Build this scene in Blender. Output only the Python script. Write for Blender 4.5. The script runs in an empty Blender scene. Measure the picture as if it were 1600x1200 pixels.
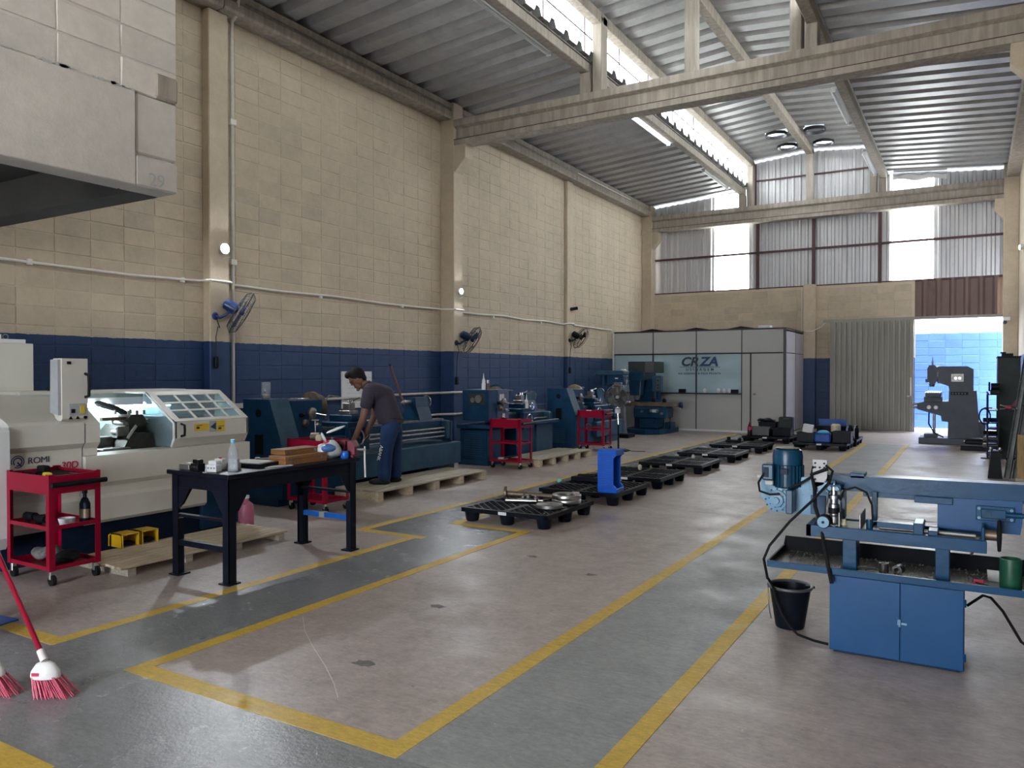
import bpy, bmesh, math, random
from mathutils import Vector, Matrix
random.seed(7)
PI = math.pi
sc = bpy.context.scene
col = sc.collection

# ---------------------------------------------------------------- camera
cd = bpy.data.cameras.new('camera'); cam = bpy.data.objects.new('camera', cd); col.objects.link(cam)
cam.location = (0, 0, 1.6)
cam.rotation_euler = (PI/2 - math.radians(0.757), 0, math.radians(30.75))
cd.sensor_width = 36; cd.lens = 27.22; cd.clip_start = .05; cd.clip_end = 300
sc.camera = cam

# ---------------------------------------------------------------- daylight and exposure
w = bpy.data.worlds.new('sky'); sc.world = w; w.use_nodes = True
bg = w.node_tree.nodes['Background']
bg.inputs[0].default_value = (.86, .93, 1, 1); bg.inputs[1].default_value = 9.0
sd = bpy.data.lights.new('sun', 'SUN'); sun = bpy.data.objects.new('sun', sd); col.objects.link(sun)
sd.energy = 14; sd.angle = math.radians(1.5); sd.color = (1, .95, .87)
sun.rotation_euler = (math.radians(10), 0, 0)          # almost overhead
vs = sc.view_settings
vs.view_transform = 'Standard'; vs.look = 'None'; vs.gamma = 1; vs.use_curve_mapping = False
vs.exposure = 1.15
sc.cycles.max_bounces = 8; sc.cycles.diffuse_bounces = 5; sc.cycles.glossy_bounces = 3; sc.cycles.transmission_bounces = 4
sc.cycles.caustics_reflective = False; sc.cycles.caustics_refractive = False

def portal(loc, rot, sx, sy):                            # guides sky sampling through the openings
    d = bpy.data.lights.new('portal', 'AREA'); d.shape = 'RECTANGLE'; d.size = sx; d.size_y = sy
    d.cycles.is_portal = True
    o = bpy.data.objects.new('portal', d); col.objects.link(o); o.location = loc; o.rotation_euler = rot
portal((-.38, 24.2, 1.55), (-PI/2, 0, 0), 2.1, 3.1)      # far doorway
portal((-2.9, -7.2, 2.1), (PI/2, 0, 0), 5.2, 4.2)        # unseen opening behind the camera, added for frontal fill
portal((-6.35, 8.6, 7.8), (0, -PI/2, 0), .9, 31)         # monitor strips
portal((-1.95, 8.6, 7.8), (0, PI/2, 0), .9, 31)
portal((-6.42, 24.25, 5.6), (-PI/2, 0, 0), 1.0, 2.9)     # clear sheets in the far gable
portal((-1.45, 24.25, 5.6), (-PI/2, 0, 0), 1.0, 2.9)

# ---------------------------------------------------------------- materials
def newmat(name):
    m = bpy.data.materials.new(name); m.use_nodes = True
    nt = m.node_tree; nt.nodes.clear()
    out = nt.nodes.new('ShaderNodeOutputMaterial')
    return m, nt, out
def N(nt, typ, **kw):
    n = nt.nodes.new('ShaderNode' + typ)
    for k, v in kw.items():
        if k in n.inputs: n.inputs[k].default_value = v
        else: setattr(n, k, v)
    return n
def ramp(nt, fac, stops):
    r = nt.nodes.new('ShaderNodeValToRGB'); e = r.color_ramp.elements
    while len(e) < len(stops): e.new(.5)
    for el, (p, c) in zip(e, stops):
        el.position = p; el.color = (*c, 1) if len(c) == 3 else c
    nt.links.new(fac, r.inputs[0]); return r.outputs[0]
def mix(nt, fac, a, b, mode='MIX'):
    n = nt.nodes.new('ShaderNodeMix'); n.data_type = 'RGBA'; n.blend_type = mode
    for s, v in ((n.inputs[0], fac), (n.inputs[6], a), (n.inputs[7], b)):
        if hasattr(v, 'is_output'): nt.links.new(v, s)
        elif isinstance(v, (int, float)): s.default_value = v
        else: s.default_value = (*v, 1)
    return n.outputs[2]
def noise(nt, vec, scale, detail=4, rough=.6):
    n = N(nt, 'TexNoise', Scale=scale, Detail=detail, Roughness=rough)
    nt.links.new(vec, n.inputs['Vector']); return n.outputs['Fac']
def coords(nt, world=False):
    if world: return nt.nodes.new('ShaderNodeNewGeometry').outputs['Position']
    return nt.nodes.new('ShaderNodeTexCoord').outputs['Object']
def stretch(nt, vec, s):
    m = nt.nodes.new('ShaderNodeMapping'); m.inputs['Scale'].default_value = s
    nt.links.new(vec, m.inputs['Vector']); return m.outputs[0]
def principled(nt, out, base, rough, metal=0, spec=.5, bump=None, bstr=.2, bdist=.01):
    b = nt.nodes.new('ShaderNodeBsdfPrincipled')
    for s, v in ((b.inputs['Base Color'], base), (b.inputs['Roughness'], rough)):
        if hasattr(v, 'is_output'): nt.links.new(v, s)
        elif isinstance(v, (int, float)): s.default_value = v
        else: s.default_value = (*v, 1)
    b.inputs['Metallic'].default_value = metal
    b.inputs['Specular IOR Level'].default_value = spec
    if bump is not None:
        n = nt.nodes.new('ShaderNodeBump'); n.inputs['Strength'].default_value = bstr; n.inputs['Distance'].default_value = bdist
        nt.links.new(bump, n.inputs['Height']); nt.links.new(n.outputs[0], b.inputs['Normal'])
    nt.links.new(b.outputs[0], out.inputs[0]); return b
M = {}
def pm(name, c, rough=.5, metal=0, var=.12, scale=9, c2=None, amount=.5, spec=.5, bump=0, bscale=None, world=False, st=None):
    """painted / plain surface: colour broken up by noise; c2 = second colour in patches"""
    m, nt, out = newmat(name)
    v = coords(nt, world)
    if st: v = stretch(nt, v, st)
    f = noise(nt, v, scale)
    lo = tuple(max(0, x*(1-var)) for x in c); hi = tuple(min(1, x*(1+var)) for x in c)
    base = ramp(nt, f, [(.3, lo), (.7, hi)])
    if c2:
        g = noise(nt, v, scale*2.3, 6, .7)
        k = ramp(nt, g, [(1-amount-.04, (0, 0, 0)), (1-amount+.06, (1, 1, 1))])
        base = mix(nt, k, base, c2)
    principled(nt, out, base, rough, metal, spec, noise(nt, v, bscale or scale*6, 3) if bump else None, bump)
    M[name] = m; return m
def emit(name, c, s):
    m, nt, out = newmat(name); e = N(nt, 'Emission', Strength=s); e.inputs[0].default_value = (*c, 1)
    nt.links.new(e.outputs[0], out.inputs[0]); M[name] = m; return m

# painted blockwork: beige above the dado line, blue below it
def wall_paint(name, beige, blue, dado, world=True):
    m, nt, out = newmat(name); p = coords(nt, True)
    sx = nt.nodes.new('ShaderNodeSeparateXYZ'); nt.links.new(p, sx.inputs[0])
    n1 = noise(nt, p, 1.1, 5); n2 = noise(nt, p, 7, 6, .7)
    oi = nt.nodes.new('ShaderNodeObjectInfo')
    lo = tuple(x*.86 for x in beige); hi = tuple(min(1, x*1.12) for x in beige)
    b = ramp(nt, n1, [(.3, lo), (.72, hi)])
    b = mix(nt, .32, b, ramp(nt, n2, [(.25, tuple(x*.62 for x in beige)), (.75, tuple(min(1, x*1.25) for x in beige))]))
    rr = ramp(nt, oi.outputs['Random'], [(0, (.88, .88, .88)), (1, (1.06, 1.05, 1.03))])
    b = mix(nt, 1.0, b, rr, 'MULTIPLY')
    if dado is not None:
        bl = ramp(nt, n2, [(.3, tuple(x*.85 for x in blue)), (.7, tuple(x*1.15 for x in blue))])
        e = nt.nodes.new('ShaderNodeMath'); e.operation = 'MULTIPLY_ADD'
        nt.links.new(noise(nt, p, 9, 2), e.inputs[0]); e.inputs[1].default_value = .03; e.inputs[2].default_value = dado - .015
        g = nt.nodes.new('ShaderNodeMath'); g.operation = 'GREATER_THAN'
        nt.links.new(sx.outputs[2], g.inputs[0]); nt.links.new(e.outputs[0], g.inputs[1])
        b = mix(nt, g.outputs[0], bl, b)
        r = nt.nodes.new('ShaderNodeMath'); r.operation = 'MULTIPLY_ADD'
        nt.links.new(g.outputs[0], r.inputs[0]); r.inputs[1].default_value = .25; r.inputs[2].default_value = .5
        rough = r.outputs[0]
    else: rough = .75
    principled(nt, out, b, rough, 0, .35, noise(nt, p, 22, 6, .75), .35, .012)
    M[name] = m
wall_paint('wallpaint', (.515, .435, .335), (.018, .044, .118), 2.05)
wall_paint('bluewall', (.036, .092, .36), None, None)
wall_paint('whitewash', (.62, .585, .55), None, None)

def concrete(name, c, streak=True):
    m, nt, out = newmat(name); p = coords(nt, True)
    b = ramp(nt, noise(nt, p, 1.6, 6), [(.3, tuple(x*.72 for x in c)), (.7, tuple(min(1, x*1.15) for x in c))])
    s = noise(nt, stretch(nt, p, (9, 9, .9)), 1.4, 5)
    b = mix(nt, .55, b, mix(nt, ramp(nt, s, [(.4, (0, 0, 0)), (.62, (1, 1, 1))]), tuple(x*.62 for x in c), tuple(min(1, x*1.12) for x in c)))
    rust = ramp(nt, noise(nt, stretch(nt, p, (1, 1, .35)), 1.7, 6, .7), [(.66, (0, 0, 0)), (.74, (1, 1, 1))])
    b = mix(nt, mix(nt, .35, (0, 0, 0), rust), b, (.33, .20, .10))
    principled(nt, out, b, .85, 0, .3, noise(nt, p, 30, 6, .7), .3, .008); M[name] = m
concrete('concrete', (.36, .318, .275))
concrete('postpaint', (.50, .42, .315))

def floor_mat(name, dark, light, rough, spec, patch, pc, bstr, bscale):
    m, nt, out = newmat(name); p = coords(nt, True)
    b = ramp(nt, noise(nt, p, .7, 8, .62), [(.28, dark), (.72, light)])
    b = mix(nt, .55, b, ramp(nt, noise(nt, p, 6, 8, .75), [(.36, dark), (.64, light)]))
    k = ramp(nt, noise(nt, stretch(nt, p, (1, .6, 1)), 1.3, 9, .75), [(1-patch-.05, (0, 0, 0)), (1-patch+.08, (1, 1, 1))])
    b = mix(nt, k, b, pc)
    sc_ = ramp(nt, noise(nt, stretch(nt, p, (14, 2, 1)), 2.2, 8, .8), [(.66, (0, 0, 0)), (.72, (1, 1, 1))])
    b = mix(nt, mix(nt, .3, (0, 0, 0), sc_), b, tuple(min(1, x*1.5) for x in light))
    v = N(nt, 'TexVoronoi', Scale=5.0); nt.links.new(p, v.inputs['Vector'])
    b = mix(nt, .8, b, mix(nt, 1.0, b, ramp(nt, noise(nt, stretch(nt, p, (1, 2.2, 1)), 17, 8, .85), [(.3, (.62, .62, .62)), (.7, (1.36, 1.36, 1.36))]), 'MULTIPLY'))
    st_ = ramp(nt, noise(nt, p, 1.9, 4, .5), [(.68, (0, 0, 0)), (.76, (1, 1, 1))])
    b = mix(nt, mix(nt, .22, (0, 0, 0), st_), b, tuple(x*.55 for x in dark))
    sp = ramp(nt, v.outputs['Distance'], [(.03, (1, 1, 1)), (.05, (0, 0, 0))])
    b = mix(nt, mix(nt, .5, (0, 0, 0), sp), b, tuple(x*.45 for x in dark))
    v2 = N(nt, 'TexVoronoi', Scale=9.0); nt.links.new(p, v2.inputs['Vector'])
    b = mix(nt, mix(nt, .45, (0, 0, 0), ramp(nt, v2.outputs['Distance'], [(.035, (1, 1, 1)), (.055, (0, 0, 0))])), b, tuple(min(1, x*1.7) for x in light))
    r = ramp(nt, noise(nt, p, 2.2, 6), [(.3, (rough*.75,)*3), (.7, (min(1, rough*1.3),)*3)])
    principled(nt, out, b, r, 0, spec, noise(nt, p, bscale, 5, .7), bstr, .006); M[name] = m
floor_mat('floor_concrete', (.30, .252, .232), (.52, .452, .425), .42, .5, .22, (.45, .40, .372), .25, 30)
floor_mat('floor_worn', (.22, .232, .236), (.33, .342, .346), .46, .45, .3, (.40, .40, .39), .2, 26)
floor_mat('floor_grey', (.195, .208, .222), (.275, .290, .303), .24, .5, .05, (.285, .297, .308), .4, 38)
floor_mat('floor_yellow', (.54, .355, .05), (.70, .48, .085), .5, .35, .08, (.46, .36, .16), .1, 30)
floor_mat('yard_ground', (.52, .50, .47), (.66, .64, .60), .8, .3, .2, (.5, .48, .45), .2, 20)

# thin galvanised sheet
def sheet(name, c, rough, metal, dirt):
    m, nt, out = newmat(name); p = coords(nt, True)
    b = ramp(nt, noise(nt, stretch(nt, p, (3, 3, .5)), 1.5, 6), [(.3, tuple(x*.8 for x in c)), (.7, c)])
    k = ramp(nt, noise(nt, stretch(nt, p, (2, 2, .6)), 2.0, 8, .7), [(.55, (0, 0, 0)), (.8, (1, 1, 1))])
    b = mix(nt, mix(nt, dirt, (0, 0, 0), k), b, tuple(x*.45 for x in c))
    principled(nt, out, b, rough, metal, .5, noise(nt, p, 5, 3), .06, .01); M[name] = m
sheet('roof_metal', (.385, .385, .385), .45, .3, .4)
sheet('gable_metal', (.58, .58, .60), .42, .35, .45)
sheet('door_metal', (.27, .26, .225), .5, .1, .15)
sheet('brown_metal', (.17, .115, .10), .6, .15, .8)

# clear ribbed daylight sheet: lets part of the sky through, scatters the rest
def clear_sheet():
    m, nt, out = newmat('clear_sheet')
    t = nt.nodes.new('ShaderNodeBsdfTransparent'); t.inputs[0].default_value = (.97, .97, .93, 1)
    tl = nt.nodes.new('ShaderNodeBsdfTranslucent'); tl.inputs[0].default_value = (.9, .88, .8, 1)
    x = nt.nodes.new('ShaderNodeMixShader')
    f = noise(nt, stretch(nt, coords(nt, True), (9, 9, .6)), 1.5, 5)
    nt.links.new(ramp(nt, f, [(.3, (.35,)*3), (.7, (.6,)*3)]), x.inputs[0])
    nt.links.new(t.outputs[0], x.inputs[1]); nt.links.new(tl.outputs[0], x.inputs[2])
    nt.links.new(x.outputs[0], out.inputs[0]); M['clear_sheet'] = m
clear_sheet()
def frosted(name, c):
    m, nt, out = newmat(name); tl = nt.nodes.new('ShaderNodeBsdfTranslucent'); f = noise(nt, coords(nt, True), 6, 3)
    nt.links.new(ramp(nt, f, [(.3, tuple(x*.9 for x in c)), (.7, c)]), tl.inputs[0]); nt.links.new(tl.outputs[0], out.inputs[0]); M[name] = m
frosted('vent_dome', (.22, .23, .24))
def glass(name, tint, fac_clear, diff, rough=.05):
    m, nt, out = newmat(name)
    t = nt.nodes.new('ShaderNodeBsdfTransparent'); t.inputs[0].default_value = (*tint, 1)
    d = nt.nodes.new('ShaderNodeBsdfPrincipled'); d.inputs['Base Color'].default_value = (*diff, 1); d.inputs['Roughness'].default_value = rough
    g = noise(nt, stretch(nt, coords(nt), (.6, 1, 1.4)), 1.2, 2)
    nt.links.new(ramp(nt, g, [(.3, tuple(x*.85 for x in diff)), (.7, tuple(min(1, x*1.1) for x in diff))]), d.inputs['Base Color'])
    x = nt.nodes.new('ShaderNodeMixShader'); x.inputs[0].default_value = 1-fac_clear
    nt.links.new(t.outputs[0], x.inputs[1]); nt.links.new(d.outputs[0], x.inputs[2]); nt.links.new(x.outputs[0], out.inputs[0])
    M[name] = m
glass('office_glass', (.8, .9, 1), .12, (.46, .62, .70), .08)
glass('cnc_glass', (.75, .9, .95), .55, (.30, .38, .42), .06)
glass('bottle_plastic', (.93, .96, 1), .72, (.62, .66, .70), .1)
glass('bag_film', (.95, .97, 1), .12, (.72, .76, .82), .3)

pm('beige_metal', (.60, .58, .53), .42, var=.05, scale=3)
pm('beige_shade', (.52, .50, .455), .45, var=.05, scale=3)  # darker copy of beige_metal; puts the hood undercut's shade into its colour
pm('white_metal', (.70, .71, .72), .4, var=.04)
pm('teal_inside', (.36, .46, .44), .4, var=.08)
pm('navy', (.008, .018, .042), .45, spec=0.15, var=.25, scale=4)
pm('machine_blue', (.009, .046, .105), .40, spec=0.2, var=.25, scale=5, c2=(.022, .062, .11), amount=.28)
pm('machine_blue_light', (.030, .082, .140), .42, spec=0.22, var=.2, scale=5)
pm('machine_grey_blue', (.09, .11, .17), .4, spec=.28, var=.15, scale=6)
pm('saw_blue', (.005, .047, .112), .30, spec=.22, var=.2, scale=5, c2=(.04, .13, .24), amount=.24, bump=.12)
pm('saw_door_blue', (.006, .060, .170), .28, spec=.28, var=.12, scale=3, c2=(.05, .15, .28), amount=.17, bump=.05)
pm('motor_blue', (.008, .048, .095), .25, spec=.28, var=.2, scale=7, bump=.05)
pm('saw_pale', (.17, .31, .44), .34, spec=.28, var=.12, scale=6, c2=(.10, .23, .37), amount=.35, bump=.1)
pm('grey_green', (.04, .05, .05), .5, spec=0.15, var=.15, scale=4)
pm('mill_grey', (.095, .108, .132), .5, spec=.28, var=.12, scale=4)
pm('dark_soffit', (.035, .033, .032), .8, var=.3, scale=2, world=True)  # near-black colour stands in for the shade under the gallery
pm('red', (.27, .0025, .024), .32, spec=.28, var=.08, scale=4)
pm('dark_red', (.16, .018, .035), .45, spec=.28, var=.2)
pm('pole_red', (.055, .012, .013), .45, var=.2)
pm('black', (.006, .007, .009), .45, spec=0.15, var=.2)
pm('rubber', (.010, .010, .011), .75, spec=0.15, var=.2)
pm('black_plastic', (.006, .008, .013), .38, spec=0.12, var=.25, scale=6)
pm('table_black', (.006, .008, .016), .38, spec=0.2, var=.3, scale=5, c2=(.022, .026, .036), amount=.22)
pm('steel', (.55, .54, .53), .28, 1, var=.15, scale=14)
pm('dull_steel', (.26, .25, .24), .42, .8, var=.3, scale=11)
pm('brown_steel', (.20, .15, .11), .45, .7, var=.3, scale=11)
pm('oily', (.035, .032, .028), .35, var=.4, scale=20, c2=(.12, .11, .08), amount=.3, bump=.3)
pm('chrome', (.75, .75, .76), .15, 1, var=.05)
pm('pipe_paint', (.52, .50, .46), .45, var=.1)
pm('pipe_white', (.72, .70, .66), .4, var=.05)
pm('red_steel', (.060, .022, .025), .55, var=.2, world=True)
pm('wood_pale', (.56, .46, .33), .65, var=.22, scale=3, st=(1.2, 14, 14), c2=(.40, .29, .17), amount=.3, bump=.1)
pm('wood_grey', (.43, .38, .30), .7, var=.25, scale=3, st=(1.2, 14, 14), c2=(.28, .22, .16), amount=.32, bump=.1)
pm('wood_box', (.27, .125, .045), .4, var=.2, scale=3, st=(3, 18, 18), bump=.05)
pm('wood_ochre', (.40, .25, .10), .6, var=.25, scale=4, st=(14, 14, 1.2))
pm('bar_grey', (.17, .18, .18), .45, metal=.4, var=.2)
pm('crate_blue', (.003, .11, .62), .35, spec=.28, var=.08)
pm('crate_navy', (.012, .075, .34), .4, spec=.28, var=.15)
pm('bag_white', (.75, .77, .80), .4, var=.08)
pm('bag_blue', (.06, .16, .42), .4, var=.1)
pm('yellow', (.70, .42, .012), .4, var=.1)
pm('warn', (.66, .47, .03), .45, var=.05)
pm('paper', (.70, .71, .74), .7, var=.04)
pm('blue_plastic', (.01, .13, .55), .35, var=.1)
pm('cyan_plastic', (.10, .45, .75), .35, var=.05)
pm('mint', (.25, .72, .58), .5, var=.05)
pm('green_can', (.012, .075, .04), .35, var=.3, scale=6, c2=(.02, .04, .03), amount=.35)
pm('panel_white', (.44, .44, .435), .55, var=.02, scale=2)
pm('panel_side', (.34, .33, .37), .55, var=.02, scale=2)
pm('frame_black', (.010, .010, .014), .4, var=.1)
pm('logo_dark', (.010, .028, .04), .4, var=.05)
pm('logo_blue', (.008, .030, .13), .4, var=.05)
pm('ink_navy', (.012, .02, .06), .5, var=.05)
pm('ink_red', (.50, .01, .07), .5, var=.05)
pm('ink_white', (.62, .61, .60), .8, var=.1)
pm('stain', (.16, .145, .135), .6, var=.3, scale=20)
pm('ink_grey', (.36, .37, .38), .7, var=.1)
pm('skin', (.19, .088, .055), .5, var=.1, scale=14)
pm('hair', (.006, .005, .005), .8, spec=.28, var=.3, scale=40)
pm('shirt', (.040, .033, .052), .8, spec=.28, var=.12, scale=10, bump=.1)
pm('denim', (.013, .036, .105), .8, spec=.28, var=.22, scale=9, bump=.15)
pm('shoe', (.015, .014, .015), .6, spec=.28, var=.2)
pm('bristle', (.62, .10, .18), .5, var=.25, scale=30)
pm('broom_cap', (.74, .72, .71), .4, var=.05)
pm('fan_blue', (.010, .035, .14), .3, var=.15)
pm('pink_liquid', (.42, .12, .20), .4, var=.1)
pm('rag', (.16, .15, .15), .9, var=.4, scale=25, bump=.5)
pm('cola', (.03, .012, .01), .15, var=.1)
pm('cream', (.62, .56, .40), .5, var=.1)
pm('mesh_grey', (.09, .09, .095), .4, .3, var=.1)
emit('tube_light', (.93, .97, 1), 14)
emit('cnc_light', (.80, .96, 1), 30)
emit('led_light', (.88, .94, 1), 900)

# ---------------------------------------------------------------- mesh builder
class MB:
    def __init__(s, m=None): s.v = []; s.f = []; s.m = m
    def add(s, vs_, fs):
        o = len(s.v)
        s.v += [tuple(s.m @ Vector(p)) for p in vs_] if s.m is not None else [tuple(p) for p in vs_]
        s.f += [tuple(i+o for i in f) for f in fs]; return s
    def box(s, x0, y0, z0, x1, y1, z1, ch=0, m=None):
        if x0 > x1: x0, x1 = x1, x0
        if y0 > y1: y0, y1 = y1, y0
        if z0 > z1: z0, z1 = z1, z0
        ch = min(ch, .45*(x1-x0), .45*(y1-y0), .45*(z1-z0))
        if ch <= 0:
            v = [(x, y, z) for z in (z0, z1) for y in (y0, y1) for x in (x0, x1)]
            f = [(0, 2, 3, 1), (4, 5, 7, 6), (0, 1, 5, 4), (2, 6, 7, 3), (0, 4, 6, 2), (1, 3, 7, 5)]
        else:
            X, Y, Z = (x0, x1), (y0, y1), (z0, z1); v = []; idx = {}
            for i in (0, 1):
                for j in (0, 1):
                    for k in (0, 1):
                        sx, sy, sz = (ch if i == 0 else -ch), (ch if j == 0 else -ch), (ch if k == 0 else -ch)
                        for a, p in enumerate(((X[i], Y[j]+sy, Z[k]+sz), (X[i]+sx, Y[j], Z[k]+sz), (X[i]+sx, Y[j]+sy, Z[k]))):
                            idx[i, j, k, a] = len(v); v.append(p)
            I = lambda *t: idx[t]; f = []
            for i in (0, 1):
                q = [I(i, 0, 0, 0), I(i, 1, 0, 0), I(i, 1, 1, 0), I(i, 0, 1, 0)]; f.append(q if i else q[::-1])
                q = [I(0, i, 0, 1), I(1, i, 0, 1), I(1, i, 1, 1), I(0, i, 1, 1)]; f.append(q[::-1] if i else q)
                q = [I(0, 0, i, 2), I(1, 0, i, 2), I(1, 1, i, 2), I(0, 1, i, 2)]; f.append(q if i else q[::-1])
            for a in (0, 1):
                for b in (0, 1):
                    f.append([I(a, b, 0, 0), I(a, b, 1, 0), I(a, b, 1, 1), I(a, b, 0, 1)] if a == b else [I(a, b, 0, 1), I(a, b, 1, 1), I(a, b, 1, 0), I(a, b, 0, 0)])
                    f.append([I(a, 0, b, 2), I(a, 1, b, 2), I(a, 1, b, 0), I(a, 0, b, 0)] if a == b else [I(a, 0, b, 0), I(a, 1, b, 0), I(a, 1, b, 2), I(a, 0, b, 2)])
                    f.append([I(0, a, b, 1), I(1, a, b, 1), I(1, a, b, 2), I(0, a, b, 2)] if a == b else [I(0, a, b, 2), I(1, a, b, 2), I(1, a, b, 1), I(0, a, b, 1)])
            for i in (0, 1):
                for j in (0, 1):
                    for k in (0, 1):
                        t = [I(i, j, k, 0), I(i, j, k, 1), I(i, j, k, 2)]
                        f.append(t if (i+j+k) % 2 else t[::-1])
        if m is not None: v = [tuple(m @ Vector(p)) for p in v]
        return s.add(v, f)
    def bar(s, p0, p1, w, h, ch=0):                     # square bar from p0 to p1
        p0, p1 = Vector(p0), Vector(p1); d = p1-p0; L = d.length
        q = d.to_track_quat('X', 'Z').to_matrix().to_4x4(); q.translation = p0
        return s.box(0, -w/2, -h/2, L, w/2, h/2, ch, q)
    def cyl(s, p0, p1, r0, r1=None, n=16, cap=True):
        r1 = r0 if r1 is None else r1; p0, p1 = Vector(p0), Vector(p1)
        q = (p1-p0).to_track_quat('Z', 'Y').to_matrix(); v = []
        for p, r in ((p0, r0), (p1, r1)):
            for i in range(n):
                a = 2*PI*i/n; v.append(p + q @ Vector((r*math.cos(a), r*math.sin(a), 0)))
        f = [(i, (i+1) % n, n+(i+1) % n, n+i) for i in range(n)]
        if cap: f += [tuple(range(n-1, -1, -1)), tuple(range(n, 2*n))]
        return s.add(v, f)
    def tube(s, pts, r, n=8, closed=False):
        pts = [Vector(p) for p in pts]; v = []; f = []; k = len(pts); up = None
        for i, p in enumerate(pts):
            a = pts[(i-1) % k] if (i or closed) else p; b = pts[(i+1) % k] if (i < k-1 or closed) else p
            t = (b-a).normalized()
            if up is None: up = t.orthogonal().normalized()
            up = (up - t*up.dot(t)); up = up.normalized() if up.length > 1e-6 else t.orthogonal().normalized()
            sd_ = t.cross(up); rr = r[i] if isinstance(r, (list, tuple)) else r
            for j in range(n):
                g = 2*PI*j/n; v.append(p + up*rr*math.cos(g) + sd_*rr*math.sin(g))
        for i in range(k if closed else k-1):
            for j in range(n):
                a = i*n+j; b = i*n+(j+1) % n; c = ((i+1) % k)*n+(j+1) % n; d = ((i+1) % k)*n+j
                f.append((a, b, c, d))
        if not closed: f += [tuple(range(n-1, -1, -1)), tuple(range((k-1)*n, k*n))]
        return s.add(v, f)
    def ring(s, c, R, r, axis=(0, 0, 1), k=28, n=6, sy=1):
        q = Vector(axis).to_track_quat('Z', 'Y').to_matrix()
        return s.tube([Vector(c) + q @ Vector((R*math.cos(2*PI*i/k), R*sy*math.sin(2*PI*i/k), 0)) for i in range(k)], r, n, True)
    def lathe(s, prof, c=(0, 0, 0), axis=(0, 0, 1), n=24, sx=1, sy=1):
        q = Vector(axis).to_track_quat('Z', 'Y').to_matrix(); c = Vector(c); v = []; f = []; k = len(prof)
        for r, z in prof:
            for i in range(n):
                a = 2*PI*i/n; v.append(c + q @ Vector((r*sx*math.cos(a), r*sy*math.sin(a), z)))
        for j in range(k-1):
            for i in range(n):
                f.append((j*n+i, j*n+(i+1) % n, (j+1)*n+(i+1) % n, (j+1)*n+i))
        ring_ = prof[0] == prof[-1]
        if prof[0][0] > 1e-5 and not ring_: f.append(tuple(range(n-1, -1, -1)))
        if prof[-1][0] > 1e-5 and not ring_: f.append(tuple(range((k-1)*n, k*n)))
        return s.add(v, f)
    def prism(s, poly, axis, lo, hi):                  # poly (a,b) swept along an axis: x -> (y,z), y -> (x,z), z -> (x,y)
        g = {'x': lambda a, b, t: (t, a, b), 'y': lambda a, b, t: (a, t, b), 'z': lambda a, b, t: (a, b, t)}[axis]
        n = len(poly); ar = sum(poly[i][0]*poly[(i+1) % n][1]-poly[(i+1) % n][0]*poly[i][1] for i in range(n))
        if (ar < 0) != (axis == 'y'): poly = poly[::-1]
        v = [g(a, b, lo) for a, b in poly] + [g(a, b, hi) for a, b in poly]
        f = [tuple(range(n-1, -1, -1)), tuple(range(n, 2*n))] + [(i, (i+1) % n, n+(i+1) % n, n+i) for i in range(n)]
        return s.add(v, f)
    def ball(s, c, r, nu=16, nv=10):
        rx, ry, rz = (r, r, r) if isinstance(r, (int, float)) else r; v = []; f = []
        for j in range(1, nv):
            t = PI*j/nv
            for i in range(nu):
                a = 2*PI*i/nu; v.append((c[0]+rx*math.sin(t)*math.cos(a), c[1]+ry*math.sin(t)*math.sin(a), c[2]-rz*math.cos(t)))
        b = len(v); v += [(c[0], c[1], c[2]-rz), (c[0], c[1], c[2]+rz)]
        for j in range(nv-2):
            for i in range(nu): f.append((j*nu+i, j*nu+(i+1) % nu, (j+1)*nu+(i+1) % nu, (j+1)*nu+i))
        for i in range(nu):
            f.append((b, (i+1) % nu, i)); f.append((b+1, (nv-2)*nu+i, (nv-2)*nu+(i+1) % nu))
        return s.add(v, f)
    def mesh(s, name):
        me = bpy.data.meshes.new(name); me.from_pydata(s.v, [], s.f); me.update(); return me
    def build(s, name, mat, parent=None, smooth=True, loc=None, rz=0):
        me = s.mesh(name); me.materials.append(M[mat])
        if smooth:
            me.shade_smooth(); me.set_sharp_from_angle(angle=math.radians(35))
        o = bpy.data.objects.new(name, me); col.objects.link(o); o.parent = parent
        if loc: o.location = loc
        if rz: o.rotation_euler = (0, 0, rz)
        return o
def tag(o, label=None, cat=None, group=None, kind=None):
    if label: o['label'] = label
    if cat: o['category'] = cat
    if group: o['group'] = group
    if kind: o['kind'] = kind
    return o
def thing(name, label, cat, loc=(0, 0, 0), rz=0, group=None, kind=None):
    o = bpy.data.objects.new(name, None); o.empty_display_size = .2; col.objects.link(o)
    o.location = loc; o.rotation_euler = (0, 0, rz); return tag(o, label, cat, group, kind)
def put(name, me, parent, loc=(0, 0, 0), rot=(0, 0, 0)):      # another object sharing mesh data
    o = bpy.data.objects.new(name, me); col.objects.link(o); o.parent = parent; o.location = loc; o.rotation_euler = rot; return o
def dup(root, loc, rz, label):
    r = root.copy(); col.objects.link(r); r.location = loc; r.rotation_euler = (0, 0, rz); r['label'] = label
    for ch in list(root.children):
        c = ch.copy(); col.objects.link(c); c.parent = r
        for g in list(ch.children):
            d = g.copy(); col.objects.link(d); d.parent = c
    return r
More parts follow.
